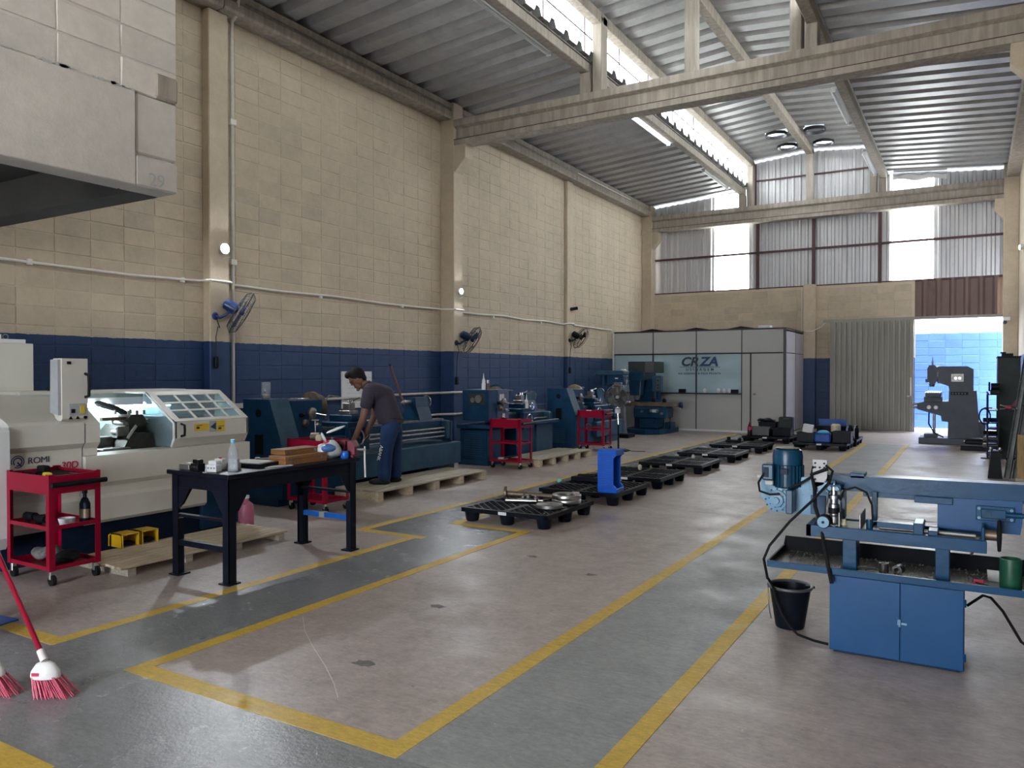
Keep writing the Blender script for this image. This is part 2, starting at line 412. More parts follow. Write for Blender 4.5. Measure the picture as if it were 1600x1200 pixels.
def text(name, body, size, mat, parent, loc, rot=(PI/2, 0, 0), shear=0, bold=0, sx=1, spacing=1):
    cu = bpy.data.curves.new(name, 'FONT'); cu.body = body; cu.size = size; cu.extrude = .0012; cu.offset = bold; cu.shear = shear
    cu.align_x = 'CENTER'; cu.space_character = spacing
    t = bpy.data.objects.new(name, cu); col.objects.link(t); bpy.context.view_layer.update()
    me = bpy.data.meshes.new_from_object(t.evaluated_get(bpy.context.evaluated_depsgraph_get()))
    bpy.data.objects.remove(t); me.materials.clear(); me.materials.append(M[mat])
    o = bpy.data.objects.new(name, me); col.objects.link(o); o.parent = parent; o.location = loc; o.rotation_euler = rot; o.scale = (sx, 1, 1)
    return o

# ================================================================ THE HALL
WL, WR, YN, YF = -9.2, 1.0, -7.0, 24.0        # inner faces of the walls

def camera_view(p):                            # pixel position of a point in the 1600x1200 frame and its distance
    a = math.radians(30.75); dx, dy, dz = p[0], p[1], p[2]-1.6
    r = dx*math.cos(a)+dy*math.sin(a); d = -dx*math.sin(a)+dy*math.cos(a)
    return (800+1210*r/d, 584-1210*dz/d, d) if d > .1 else (-1e6, -1e6, 1e9)

def block_mesh(face, w_, h_, t=.03, c=.007, j=.003):
    v = []; hw, hh = w_/2, h_/2
    for d, ins in ((-t, 0), (-c, 0), (0, c)):
        for sy, sz in ((-1, -1), (1, -1), (1, 1), (-1, 1)):
            v.append((d+(random.uniform(-j, j) if d > -t else 0), sy*(hw-ins)+random.uniform(-j, j), sz*(hh-ins)+random.uniform(-j, j)))
    f = [(8, 9, 10, 11)]
    for a in (0, 4):
        for i in range(4): f.append((a+i, a+(i+1) % 4, a+4+(i+1) % 4, a+4+i))
    if face == '-y':                          # turn the face from +x to -y
        v = [(y, -x, z) for x, y, z in v]
    return v, f
def blockwall(root, mat, face, at, s0, s1, z0, z1, bw, bh, score, keep=300, z_off=0, s_off=0):
    """stack-bonded blocks on the plane x=at (face +x) or y=at (face -y); the best-seen ones are objects, the rest one mesh"""
    mb = MB()
    if face == '+x': mb.box(at-.2, s0, z0, at-.006, s1, z1)
    else: mb.box(s0, at+.006, z0, s1, at+.2, z1)
    mb.build('mortar_backing', mat, root, False)
    var = [block_mesh(face, bw-.003, bh-.010) for _ in range(5)]
    mes = []
    for v, f in var:
        me = bpy.data.meshes.new('block'); me.from_pydata(v, [], f); me.update(); me.materials.append(M[mat]); mes.append(me)
    cells = []
    ns = int((s1-s0)/bw+.5); nz = int((z1-z0)/bh+.5)
    for i in range(ns):
        for k in range(nz):
            s = s0+s_off+bw*(i+.5); z = z0+z_off+bh*(k+.5)
            if s+bw/2 > s1+.02 or z+bh/2 > z1+.02: continue
            p = (at, s, z) if face == '+x' else (s, at, z)
            q = score(p)
            if q is None: continue
            cells.append((q, p))
    cells.sort(key=lambda c: -c[0])
    rest = MB()
    for n_, (q, p) in enumerate(cells):
        i = random.randrange(5); dep = random.uniform(-.004, .002); p = (p[0]+dep, p[1], p[2]) if face == '+x' else (p[0], p[1]-dep, p[2])
        p = (p[0], p[1], p[2]+random.uniform(-.004, .004)); r = random.uniform(-.009, .009)
        if n_ < keep and q > 0: put('block', mes[i], root, p, (r, 0, 0) if face == '+x' else (0, r, 0))
        else:
            v, f = var[i]; rest.add([(a+p[0], b+p[1], c+p[2]) for a, b, c in v], f)
    if rest.v:
        o = rest.build('blockwork', mat, root, False); o['kind'] = 'stuff'
def seen_score(p, n=(1, 0, 0)):
    x, y, d = camera_view(p)
    if not (-30 < x < 1630 and -30 < y < 1230): return 0
    if x < 285 and y < 330 and p[0] < -6: return 0             # behind the gallery
    c = abs(p[0]*n[0]+p[1]*n[1])/math.hypot(p[0], p[1])
    return c/d**2

# ---- floor
fl = tag(thing('floor', 'worn brown concrete floor with grey walkways and yellow lane lines', 'floor'), kind='structure')
MB().box(WL-.2, YN-.2, -.2, WR+.2, YF+.35, 0).build('floor_slab', 'floor_concrete', fl, False)
def flat(name, mat, x0, y0, x1, y1, z): MB().box(x0, y0, 0, x1, y1, z).build(name, mat, fl, False)
for r in ((WL, YN, -1.26, 2.51), (-4.66, 2.51, -3.87, 6.05), (-5.38, 6.05, -3.87, 6.78), (-5.38, 6.78, -4.75, 20.7), (-2.1, 2.51, -1.26, 19.4)):
    flat('walkway_paint', 'floor_worn' if r[0] == -2.1 else 'floor_grey', *r, .0012)
for r in ((-4.75, 2.62, -4.65, 5.98), (WL, 2.52, -4.65, 2.62), (-5.43, 5.98, -4.58, 6.08), (-5.43, 6.08, -5.33, 20.7),
          (-3.93, 2.5, -3.83, 6.73), (-4.80, 6.73, -3.83, 6.83), (-4.80, 6.83, -4.70, 20.2), (-3.83, 2.5, -2.05, 2.62),
          (-2.15, 2.62, -2.05, 19.3), (-1.31, YN, -1.21, 19.6), (WL, 1.62, -3.2, 1.74), (-5.43, 20.7, -3.6, 20.8)):
    flat('lane_line', 'floor_yellow', *r, .0022)

m = MB(); sp_ = [(-3.79, 3.67), (-3.569, 3.47), (-3.299, 3.277), (-3.041, 3.107), (-2.825, 2.95), (-2.685, 2.831)]
for a, b in zip(sp_, sp_[1:]): m.bar((a[0], a[1], .0004), (b[0], b[1], .0004), .004, .001)
m.build('chalk_scratch', 'ink_white', fl, False)
for cx, cy, r in ((-2.88, 3.24, .075), (-3.15, 4.3, .06), (-2.6, 5.6, .05), (-3.3, 5.9, .05)):
    m = MB(); n = 14; m.prism([(cx+r*random.uniform(.6, 1.3)*math.cos(2*PI*i/n), cy+.7*r*random.uniform(.6, 1.3)*math.sin(2*PI*i/n)) for i in range(n)], 'z', 0, .0007 if cx < -2.1 else .0016); m.build('oil_stain', 'stain', fl, False)

# ---- wall beside the machines
wl = tag(thing('wall_left', 'long block wall painted beige above a dark blue dado', 'wall'), kind='structure')
blockwall(wl, 'wallpaint', '+x', WL, YN, YF, 0, 6.66, .43, .215, seen_score)
MB().box(WL-.2, YN, 6.6, WL, YF+.3, 7.35).build('wall_head', 'wallpaint', wl, False)
# ---- opposite wall
wr = MB(); wr.box(WR, YN, 0, WR+.2, YF+.2, 7.3)
tag(wr.build('wall_right', 'wallpaint', None, False), 'plain beige wall behind the leaning steel bars', 'wall', kind='structure')
# ---- unseen end wall behind the camera; its opening is added for frontal daylight
we = MB(); we.box(WL-.2, YN-.2, 0, -5.5, YN, 8.1); we.box(-.3, YN-.2, 0, WR+.2, YN, 8.1); we.box(-5.5, YN-.2, 4.2, -.3, YN, 8.1)
tag(we.build('wall_back', 'wallpaint', None, False), 'unseen end wall with a wide opening added for frontal fill', 'wall', kind='structure')
# ---- far gable: blockwork below, ribbed sheets above
wf = tag(thing('wall_far', 'far gable of beige blockwork under ribbed metal sheets', 'wall'), kind='structure')
def far_score(p):
    s = seen_score(p, (0, 1, 0))
    return s if (p[2] > 2.6 or -4.35 < p[0] < -3.3) else 0
blockwall(wf, 'wallpaint', '-y', YF, WL, -1.38, 0, 4.16, .43, .215, far_score)
MB().box(-4.27, YF-.2, 0, -3.93, YF, 4.2, .01).build('middle_post', 'wallpaint', wf)
MB().cyl((-4.33, YF-.03, 2.8), (-4.33, YF-.03, 4.15), .02, n=8).build('conduit', 'pipe_white', wf)

def roof_z(x):
    if -6.0 <= x <= -2.2: return 8.165-.083*abs(x+4.1)
    return 6.98+.079*((x+9.15) if x < -4 else (.95-x))
def ribs(s0, s1, pitch, flat_, web, top, h):      # section of a ribbed sheet: [(s, height)]
    out = []; s = s0
    while s < s1-1e-4:
        for ds, hh in ((0, 0), (flat_, 0), (flat_+web, h), (flat_+web+top, h)):
            if s+ds <= s1+1e-4: out.append((s+ds, hh))
        s += pitch
    out.append((s1, 0)); return out
def gable_sheet(x0, x1, z0, mat, name, topgap=.03, y=YF+.14, pitch=.2, h=-.05, ztop=None):
    pr = ribs(x0, x1, pitch, .09, .025, .06, h); v = []; f = []
    for x, d in pr:
        zt = ztop if ztop else roof_z(x)-topgap
        v += [(x, y+d, z0), (x, y+d, zt)]
    for i in range(len(pr)-1): f.append((2*i, 2*i+2, 2*i+3, 2*i+1))
    m = MB(); m.add(v, f); return m.build(name, mat, wf, False)
edges = [-9.1, -8.05, -6.98, -5.92, -4.98, -4.05, -3.1, -1.98, -.94, 0.1, 1.0]
for i in range(10):
    a, b = edges[i], edges[i+1]; clear = i in (2, 7)
    if a < -6.0 < b or a < -2.2 < b:
        c = -6.0 if a < -6.0 < b else -2.2
        if clear and c == -6.0:
            gable_sheet(a, c, 4.16, 'clear_sheet', 'clear_sheet', .03); gable_sheet(c, b, 4.16, 'clear_sheet', 'clear_sheet', .03, ztop=7.05)
        else:
            gable_sheet(a, c, 4.16, 'gable_metal', 'ribbed_sheet'); gable_sheet(c, b, 4.16, 'gable_metal', 'ribbed_sheet')
    else: gable_sheet(a, b, 4.16, 'clear_sheet' if clear else 'gable_metal', 'clear_sheet' if clear else 'ribbed_sheet')
gable_sheet(-6.0, -5.92, 7.05, 'gable_metal', 'ribbed_sheet')
def steel(name, x0, z0, x1, z1, y=YF+.04): MB().box(x0, y, z0, x1, y+.05, z1).build(name, 'red_steel', wf, False)
steel('girt', -9.1, 5.24, 1.0, 5.30); steel('girt', -9.1, 4.14, 1.0, 4.20); steel('girt', -5.7, 7.42, -2.4, 7.46)
for x in (-5.62, -4.02, -2.26): steel('mullion', x-.045, 4.15, x+.045, 6.2, YF-.03)
for x in (-5.70, -2.5): steel('mullion', x-.02, 6.6, x+.02, 7.95)
# canopy of brown sheet over the doorway
m = MB(); pr = ribs(-1.38, .665, .33, .16, .05, .06, -.06); v = []; f = []
for x, d in pr: v += [(x, YF+.06+d, 3.09), (x, YF+.06+d, 4.19)]
for i in range(len(pr)-1): f.append((2*i, 2*i+2, 2*i+3, 2*i+1))
m.add(v, f); m.build('lintel_sheet', 'brown_metal', wf, False)

# ---- sliding door
dr = tag(thing('door_1', 'grey ribbed metal sliding door pushed open beside the far doorway', 'door', (-3.5, 23.62, 0)), kind='structure')
for k in range(3):
    x0, x1 = .02+k*.69, .02+(k+1)*.69; pr = ribs(x0, x1, .138, .072, .008, .05, -.05); v = []; f = []
    for x, d in pr: v += [(x, d, .05), (x, d, 3.05)]
    for i in range(len(pr)-1): f.append((2*i, 2*i+2, 2*i+3, 2*i+1))
    m = MB(); m.add(v, f); m.build('ribbed_sheet', 'door_metal', dr, False)
m = MB(); m.box(0, .005, .03, 2.12, .05, .09); m.box(0, .005, 3.0, 2.12, .05, 3.08); m.box(0, .005, .03, .05, .05, 3.08); m.box(2.07, -.03, .03, 2.12, .05, 3.08)
m.build('door_frame', 'door_metal', dr, False)
MB().box(-.2, .06, 3.08, 4.2, .11, 3.15).build('door_rail', 'door_metal', dr, False)
MB().box(2.04, -.06, 1.0, 2.07, -.03, 1.5, .005).build('door_handle', 'pipe_white', dr)
MB().box(1.96, -.05, .97, 2.05, -.03, 1.0).build('latch', 'dull_steel', dr)

# ---- columns
def column(x0, x1, y, wd, corb=0, label=''):
    t = tag(thing('concrete_column', label, 'column'), kind='structure')
    MB().box(x0, y, 0, x1, y+wd, 6.64 if corb == 0 else 6.98, .012).build('shaft', 'wallpaint', t)
    if corb:
        xf = x1 if corb > 0 else x0
        MB().prism([(xf, 5.6), (xf, 6.13), (xf+corb, 6.13), (xf+corb, 5.86)], 'y', y+.02, y+wd-.02).build('corbel', 'wallpaint', t, False)
column(WL, -9.05, 7.06, .33, 0, 'slim beige column carrying the first wall lamp and blue fan')
column(WL, -8.87, 12.65, .32, .26, 'deep beige column with corbel behind the bent-over worker')
column(WL, -9.11, 18.15, .34, 0, 'slim beige column carrying the fan next to the office cabin')
column(WL, -8.87, 23.66, .32, .22, 'beige column with corbel in the corner above the office cabin')
column(.66, WR, 12.65, .32, -.24, 'beige column with corbel under the end of the big front beam')
column(.66, WR, 23.66, .32, -.2, 'beige corner column beside the far doorway')
# ---- eave beams
EV = [(0, 6.65), (.27, 6.65), (.29, 6.69), (.29, 6.80), (.25, 6.84), (.25, 6.98), (0, 6.98)]
t = tag(thing('eave_beam', 'long concrete eave beam on top of the beige machine wall', 'beam'), kind='structure')
for y0, y1 in ((YN, 1.7), (1.72, 7.2), (7.22, 12.79), (12.81, 18.3), (18.32, 24.1)):
    MB().prism([(WL+a, z) for a, z in EV], 'y', y0, y1).build('beam_length', 'concrete', t, False)
MB().tube([(-8.93, -7, 6.86), (-8.93, 7.2, 6.86), (-8.93, 7.45, 6.86)], .018, 6).build('conduit', 'dull_steel', t)
MB().tube([(-8.93, 7.6, 6.86), (-8.93, 18.1, 6.86)], .014, 6).build('conduit', 'dull_steel', t)
MB().tube([(-8.93, 18.4, 6.86), (-8.93, 22.0, 6.86)], .014, 6).build('conduit', 'pipe_white', t)
t = tag(thing('eave_beam', 'concrete eave beam over the wall behind the leaning bars', 'beam'), kind='structure')
MB().prism([(WR-a, z) for a, z in EV], 'y', YN, 24.1).build('beam_length', 'concrete', t, False)
# ---- portal beams with uprights
def portal_beam(y, label):
    t = tag(thing('portal_beam', label, 'beam'), kind='structure'); z = 6.13
    sec = [(0, 0), (.30, 0), (.30, .10), (.22, .14), (.22, .33), (.30, .37), (.30, .50), (0, .50), (0, .37), (.08, .33), (.08, .14), (0, .10)]
    MB().prism([(y+a, z+b) for a, b in sec], 'x', -8.87, .66).build('beam_body', 'concrete', t, False)
    MB().box(-8.87, y-.003, z+.098, .66, y+.01, z+.112).build('red_seam', 'red_steel', t, False)  # thin red strip along the beam above the bottom flange
    for x0, x1, zt in ((-5.88, -5.70, 7.98), (-4.19, -4.01, 8.12), (-2.5, -2.32, 7.98)):
        MB().box(x0, y+.04, z+.5, x1, y+.30, zt, .012).build('upright', 'concrete', t)
    for x0, x1 in ((-6.12, -5.93), (-2.27, -2.08)):
        MB().box(x0, y+.02, z+.5, x1, y+.26, 7.01, .01).build('stub_post', 'concrete', t)
    for x in (-7.9, -1.6):
        MB().tube([(x+.05*math.cos(a), y+.15, z+.5+.075*math.sin(a)) for a in [PI*i/8 for i in range(9)]], .009, 6).build('lifting_eye', 'dull_steel', t)
portal_beam(12.65, 'big concrete beam crossing the hall nearest to the camera')
portal_beam(23.66, 'concrete beam crossing in front of the ribbed far gable')
for x0, x1, z0, z1, lb in ((-6.12, -5.95, 7.01, 7.18, 'lower roof beam along the bright strip, carrying the lit tube'), (-5.88, -5.70, 7.83, 8.02, 'upper roof beam above the bright daylight strip'),
                           (-4.19, -4.01, 7.95, 8.15, 'ridge beam between the four round roof vents'), (-2.5, -2.32, 7.83, 8.02, 'upper roof beam over the hidden daylight strip'), (-2.25, -2.08, 7.01, 7.18, 'lower roof beam carrying the unlit tube fixtures')):
    t = tag(thing('roof_beam', lb, 'beam'), kind='structure')
    for y0, y1 in ((YN, 1.6), (1.62, 12.74), (12.76, 23.9)):
        MB().box(x0, y0, z0, x1, y1, z1, .01).build('beam_length', 'concrete', t)
    if z0 < 7.1:
        MB().box(x0-.02, YN, z1, x1+.02, 24.1, z1+.02).build('bearing_strip', 'dull_steel', t, False)
# ---- roof sheets
ce = tag(thing('ceiling', 'ribbed metal roof with a raised middle and daylight strips', 'roof'), kind='structure')
holes = ((-4.62, 21.8), (-3.66, 21.9), (-4.6, 23.1), (-3.64, 23.2))
def roof_mesh(xa, za, xb, zb, y0, cut=False):
    pr = ribs(0, 1.0, .5, .26, .07, .10, .11); nx = 60 if cut else 1; v = []; f = []
    if cut:
        fine = []
        for (s, h), (s2, h2) in zip(pr, pr[1:]):
            k = max(1, int((s2-s)/.03))
            fine += [(s+(s2-s)*i/k, h+(h2-h)*i/k) for i in range(k)]
        pr = fine+[pr[-1]]
    for s, h in pr:
        for i in range(nx+1):
            t_ = i/nx; v.append((xa+(xb-xa)*t_, s, za+(zb-za)*t_+h))
    for j in range(len(pr)-1):
        for i in range(nx):
            q = (j*(nx+1)+i, j*(nx+1)+i+1, (j+1)*(nx+1)+i+1, (j+1)*(nx+1)+i)
            if cut:
                cx = sum(v[k][0] for k in q)/4; cy = sum(v[k][1] for k in q)/4+y0
                if any((cx-a)**2+(cy-b)**2 < .27**2 for a, b in holes): continue
            f.append(q)
    me = bpy.data.meshes.new('roof_sheet'); me.from_pydata(v, [], f); me.update(); me.materials.append(M['roof_metal']); return me
for xa, za, xb, zb in ((-9.27, 6.976, -5.88, 7.243), (-6.2, 7.99, -4.1, 8.165), (-4.1, 8.165, -2.0, 7.99), (-2.32, 7.243, 1.07, 6.976)):
    me = roof_mesh(xa, za, xb, zb, 0); top = za > 7.5 or zb > 7.5
    for k in range(31):
        y = YN+.3+k*1.0
        put('roof_sheet', roof_mesh(xa, za, xb, zb, y, True) if top and y > 20 else me, ce, (0, y, 0))
me_c = None
for x, s in ((-6.0, -1), (-2.2, 1)):
    pr = ribs(0, 1.0, .2, .09, .025, .06, .03); v = []; f = []
    for a, d in pr: v += [(x+s*d, a, 7.2), (x+s*d, a, 7.99)]
    for i in range(len(pr)-1): f.append((2*i, 2*i+2, 2*i+3, 2*i+1))
    me = bpy.data.meshes.new('clear_sheet'); me.from_pydata(v, [], f); me.update(); me.materials.append(M['clear_sheet'])
    for k in range(31): put('clear_sheet', me, ce, (0, YN+k*1.0, 0))
    MB().cyl((x-.06*s, YN, 7.62), (x-.06*s, 24, 7.62), .014, n=6).build('tie_rod', 'red_steel', ce)
    rod = MB().cyl((0, 0, 7.2), (0, 0, 7.98), .012, n=6).mesh('tie_rod'); rod.materials.append(M['red_steel'])
    for k in range(20): put('tie_rod', rod, ce, (x-.06*s, YN+.9+k*1.55, 0))
for (x, y), lb in zip(holes, ('farther from the gable on the slope by the bright strip', 'farther from the gable on the slope by the unlit tubes', 'close to the gable on the slope by the bright strip', 'close to the gable on the slope by the unlit tubes')):
    z = 8.165-.083*abs(x+4.1); m = MB()
    m.lathe([(.285, -.085), (.285, .0), (.268, .0), (.268, -.085), (.285, -.085)], (x, y, z), n=32)
    t = thing('roof_vent', 'black round roof vent collar '+lb, 'vent', (0, 0, 0), 0, 'round vents in the raised roof'); m.build('collar', 'frame_black', t)
    MB().lathe([(.30, .10), (.28, .20), (.18, .30), (0, .34)], (x, y, z), n=24).build('dome', 'vent_dome', t)
# crumpled flashing at the gable end
m = MB(); v = []; f = []
for i in range(13):
    x = -1.95+i*.11; v += [(x, 24.1, roof_z(x)+.0), (x, 23.95+.02*math.sin(i*2.3), roof_z(x)-.1-.03*math.sin(i*1.3)), (x, 23.98, roof_z(x)-.23+.03*math.sin(i*.9))]
for i in range(12):
    for k in (0, 1): f.append((3*i+k, 3*i+3+k, 3*i+4+k, 3*i+1+k))
m.add(v, f); m.build('flashing', 'gable_metal', ce)

# ---- gallery over the corner by the camera
g = tag(thing('gallery_wall', 'pale painted gallery beam and block wall overhanging the CNC lathe corner', 'gallery'), kind='structure')
GX = -5.0
MB().box(GX-.22, YN, 2.91, GX, 3.30, 3.56, .006).build('edge_beam', 'whitewash', g)
MB().box(GX-.22, 3.315, 3.14, GX-.012, 3.63, 3.56, .012).build('beam_end', 'whitewash', g)
MB().box(GX-.22, 3.30, 2.91, GX, 3.63, 3.125, .012).build('edge_beam', 'whitewash', g)
MB().box(GX-.21, 3.29, 3.0, GX-.03, 3.6, 3.56).build('joint_filler', 'whitewash', g, False)
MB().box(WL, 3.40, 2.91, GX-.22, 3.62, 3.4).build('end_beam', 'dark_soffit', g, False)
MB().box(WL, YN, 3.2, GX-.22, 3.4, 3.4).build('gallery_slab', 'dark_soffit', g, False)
MB().box(GX-.23, 3.45, 3.56, GX+.004, 3.64, 3.75, .02).build('rough_block', 'concrete', g)
blockwall(g, 'whitewash', '+x', GX-.01, 3.63-.43*24, 3.63, 3.56, 6.9, .43, .215, seen_score, 60)
m = MB(); m.box(WL, 3.43, 3.4, GX-.2, 3.63, 7.2); m.build('end_wall', 'wallpaint', g, False)
text('stencil', '29', .13, 'ink_grey', g, (GX+.0005, 3.46, 2.93), (PI/2, 0, PI/2))
random.seed(21)
for k in range(26):                                        # bare patches where old plaster has flaked off along the joint
    y = 2.2+random.random()*1.15; r = random.uniform(.006, .02)
    m = MB(); n = 7
    m.prism([(y+random.uniform(.6, 1.4)*r*1.6*math.cos(2*PI*i/n), 3.565+random.uniform(.5, 1.3)*r*math.sin(2*PI*i/n)) for i in range(n)], 'x', GX-.004, GX+.0015)
    m.build('plaster_flake', 'panel_white', g, False)

# ---- yard beyond the doorway
tag(MB().box(-14, YF+.35, -.2, 9, 27.5, -.01).build('yard_ground', 'yard_ground', None, False), 'sunlit pale yard strip beyond the doorway', 'ground', kind='structure')
tag(MB().box(-14, -30, -.2, 9, YN-.2, -.01).build('street_ground', 'yard_ground', None, False), 'paved street outside the hall', 'ground', kind='structure')
wy = tag(thing('wall_yard', 'bright blue block boundary wall outside the doorway', 'wall'), kind='structure')
blockwall(wy, 'bluewall', '-y', 26.0, -5.0, 3.6, -.02, 2.8, .43, .216, lambda p: seen_score(p, (0, 1, 0)) if -1.9 < p[0] < 1.2 else 0)

# ================================================================ WALL FITTINGS
# daylight-white tubes under the roof beams
def tube_lamp(x, y0, L, lit, label, side):
    t = thing('tube_fixture', label, 'lamp', (x, y0, 7.0), 0, 'tube lamps under the roof beams')
    MB().prism([(-.07, .02), (-.045, .075), (.045, .075), (.07, .02), (.03, .045), (-.03, .045)], 'y', 0, L).build('reflector', 'white_metal', t, False)
    MB().cyl((side*.02, .03, 0), (side*.02, L-.03, 0), .019, n=10).build('tube', 'tube_light' if lit else 'panel_white', t)
    for y in (0, L-.03): MB().box(-.04, y, -.025, .04, y+.03, .05).build('end_cap', 'white_metal', t, False)
tube_lamp(-6.2, 9.3, 2.35, False, 'long unlit tube fixture on the roof beam nearest to the camera', 1)
tube_lamp(-6.2, 15.35, 2.3, True, 'lit white tube lamp under the roof beam behind the big beam', 1)
tube_lamp(-6.2, 20.4, 2.3, False, 'unlit tube fixture by the bright strip near the far gable', 1)
tube_lamp(-2.32, 15.9, 2.3, False, 'unlit tube fixture on the dark roof beam right behind the big beam', -1)
tube_lamp(-2.32, 20.9, 2.3, False, 'unlit tube fixture on the dark roof beam at the far gable', -1)

# bulkhead LED lamps
def wall_lamp(loc, rz, label, s=1):
    t = thing('wall_lamp', label, 'lamp', loc, rz, 'round white wall lamps')
    MB().lathe([(.07*s, 0), (.075*s, .01), (.075*s, .06), (.066*s, .06), (.066*s, .045), (.0, .045)], (0, 0, 0), (1, 0, 0), 20).build('lamp_base', 'white_metal', t)
    MB().lathe([(.060*s, .046), (.056*s, .064), (.03*s, .076), (0, .079)], (0, 0, 0), (1, 0, 0), 20).build('bulb', 'led_light', t)
    MB().cyl((0, 0, -.14), (.02, .12, -.10), .006, n=6).build('lead', 'pipe_white', t)
wall_lamp((-9.05, 7.27, 3.35), 0, 'glowing lamp on the column above the first blue fan')
wall_lamp((-8.87, 12.83, 3.25), 0, 'glowing lamp on the column behind the bent-over worker', .8)
wall_lamp((.985, 21.6, 4.55), PI, 'glowing lamp on the wall above the leaning bars', .8)

# conduits
t = thing('conduit_pipe', 'white cable conduit sagging along the beige wall above the fans', 'pipe')
pts = [(-9.16, y, z) for y, z in ((-2, 2.86), (2, 2.86), (4.45, 2.865), (4.75, 2.862), (6.0, 2.85), (6.95, 2.88))] + [(-9.02, 7.06, 2.89), (-9.02, 7.4, 2.89), (-9.16, 7.5, 2.88)] + \
      [(-9.16, y, 2.88+.012*math.sin(y*2.1)) for y in (8.5, 9.6, 10.8, 12.0, 12.55)] + [(-8.84, 12.66, 2.88), (-8.84, 12.97, 2.88), (-9.16, 13.05, 2.88)] + \
      [(-9.16, y, 2.9+.02*math.sin(y*3)) for y in (14, 15, 16, 17, 18)] + [(-9.08, 18.2, 2.92), (-9.08, 18.5, 2.92), (-9.16, 18.6, 2.9), (-9.16, 21.2, 2.88)]
MB().tube(pts, .016, 8).build('pipe_run', 'pipe_white', t)
for y in (4.75, 6.72, 9.3, 11.4, 14.6, 16.8): MB().box(-9.195, y-.025, 2.83, -9.15, y+.025, 2.90, .004).build('clip', 'pipe_white', t)
t = thing('conduit_pipe', 'tall grey conduit rising beside the lamp column to the roof', 'pipe')
MB().tube([(-9.14, 7.52, .9), (-9.14, 7.52, 6.5), (-9.10, 7.5, 6.62), (-8.94, 7.46, 6.68), (-8.92, 7.46, 6.86), (-8.92, 7.46, 7.0)], .024, 10).build('pipe_run', 'pipe_paint', t)
for z in (3.2, 5.2): MB().box(-9.19, 7.47, z-.04, -9.10, 7.57, z+.04, .006).build('pipe_box', 'pipe_white', t)
MB().box(-9.19, 7.35, 1.10, -9.08, 7.85, 1.17, .006).build('cable_tray', 'panel_white', t)
for zz, y0, y1, lb in ((1.21, 10.2, 11.35, 'upper bent pipe on the blue dado behind the worker'), (.78, 10.2, 11.35, 'lower bent pipe on the blue dado behind the worker')):
    t = thing('conduit_pipe', lb, 'pipe')
    MB().tube([(-9.14, 7.55, zz-.06), (-9.14, 9.4, zz-.03), (-9.14, 11.0, zz), (-9.14, 12.5, zz+.01), (-8.84, 12.62, zz+.02), (-8.84, 12.98, zz+.02), (-9.14, 13.1, zz+.03), (-9.14, 14.5, zz+.03)], .022, 8).build('pipe_run', 'pipe_paint', t)
for zz, lb in ((1.02, 'upper grey pipe on the dado between the beige and blue lathes'), (.90, 'lower grey pipe on the dado between the beige and blue lathes')):
    t = thing('conduit_pipe', lb, 'pipe')
    MB().tube([(-9.14, 6.4, zz), (-9.14, 7.0, zz), (-9.02, 7.05, zz), (-9.02, 7.4, zz), (-9.14, 7.5, zz), (-9.14, 9.0, zz)], .02, 8).build('pipe_run', 'pipe_paint', t)
t = thing('conduit_pipe', 'thin cable looping from the sliding door to the office roof', 'cable')
MB().tube([(-3.6, 23.75, 3.12), (-3.75, 23.75, 2.95), (-4.0, 23.72, 2.83), (-4.2, 23.72, 2.84), (-4.33, 23.9, 2.83)], .012, 6).build('pipe_run', 'pipe_white', t)

# blue wall fans
def wall_fan(loc, label, mat, yaw, drop, cage=.30):
    t = thing('wall_fan', label, 'fan', loc, 0, 'wall fans on the column faces')
    MB().lathe([(.05, 0), (.055, .015), (.04, .03)], (0, 0, -.02), (1, 0, 0), 14).build('wall_plate', mat, t)
    d = Vector((math.cos(yaw)*.86, math.sin(yaw)*.86, -.5)).normalized()
    a = Vector((.10, .10, .0)); c = a+Vector((.02, .12, .10))
    MB().tube([(.02, 0, -.02), (.06, .04, -.04), a, c], .02, 8).build('arm', mat, t)
    MB().lathe([(.03, -.15), (.07, -.13), (.085, -.05), (.085, .03), (.06, .06), (.03, .07)], c, d, 14).build('motor', mat, t)
    h = c+d*.12
    b = MB(); q = d.to_track_quat('Z', 'Y').to_matrix(); b.cyl(h-d*.03, h+d*.04, .035, .03, 12)
    for k in range(3):
        an = 2*PI*k/3+.4; u = q @ Vector((math.cos(an), math.sin(an), 0)); wv = q @ Vector((-math.sin(an), math.cos(an), 0))
        p = [h+u*.03-wv*.03-d*.01, h+u*.03+wv*.03+d*.01, h+u*.2+wv*.10+d*.025, h+u*.24+wv*.0, h+u*.2-wv*.06-d*.02]
        b.add(p+[x-d*.004 for x in p], [(0, 1, 2, 3, 4), (9, 8, 7, 6, 5)]+[(i, (i+1) % 5+0, (i+1) % 5+5, i+5) for i in range(5)])
    b.build('blades', mat, t)
    g_ = MB()
    for off, R in ((0, cage), (.07, cage*.82), (-.07, cage*.82), (.085, cage*.35), (-.075, cage*.4)): g_.ring(h+d*off, R, .0045 if R < cage else .007, d, 30, 5)
    for k in range(30):
        an = 2*PI*k/30; u = q @ Vector((math.cos(an), math.sin(an), 0))
        for s in (1, -1):
            g_.tube([h+u*cage, h+u*cage*.82+d*.07*s, h+u*cage*.35+d*.085*s], .0022, 4)
    g_.build('cage', 'mesh_grey' if mat == 'fan_blue' else 'black', t, False)
    MB().tube([(.03, 0, -.05), (.03, .06, -.18), (.025, .03, -drop*.55), (.025, 0, -drop), (.02, .0, -drop-.28)], .006, 6).build('power_cord', 'black', t)
    MB().box(0, -.03, -drop-.44, .05, .03, -drop-.28, .01).build('switch_box', 'black', t)
    return t
wall_fan((-9.05, 7.14, 2.42), 'blue wall fan with clear cage under the first wall lamp', 'fan_blue', .85, .30, .33)
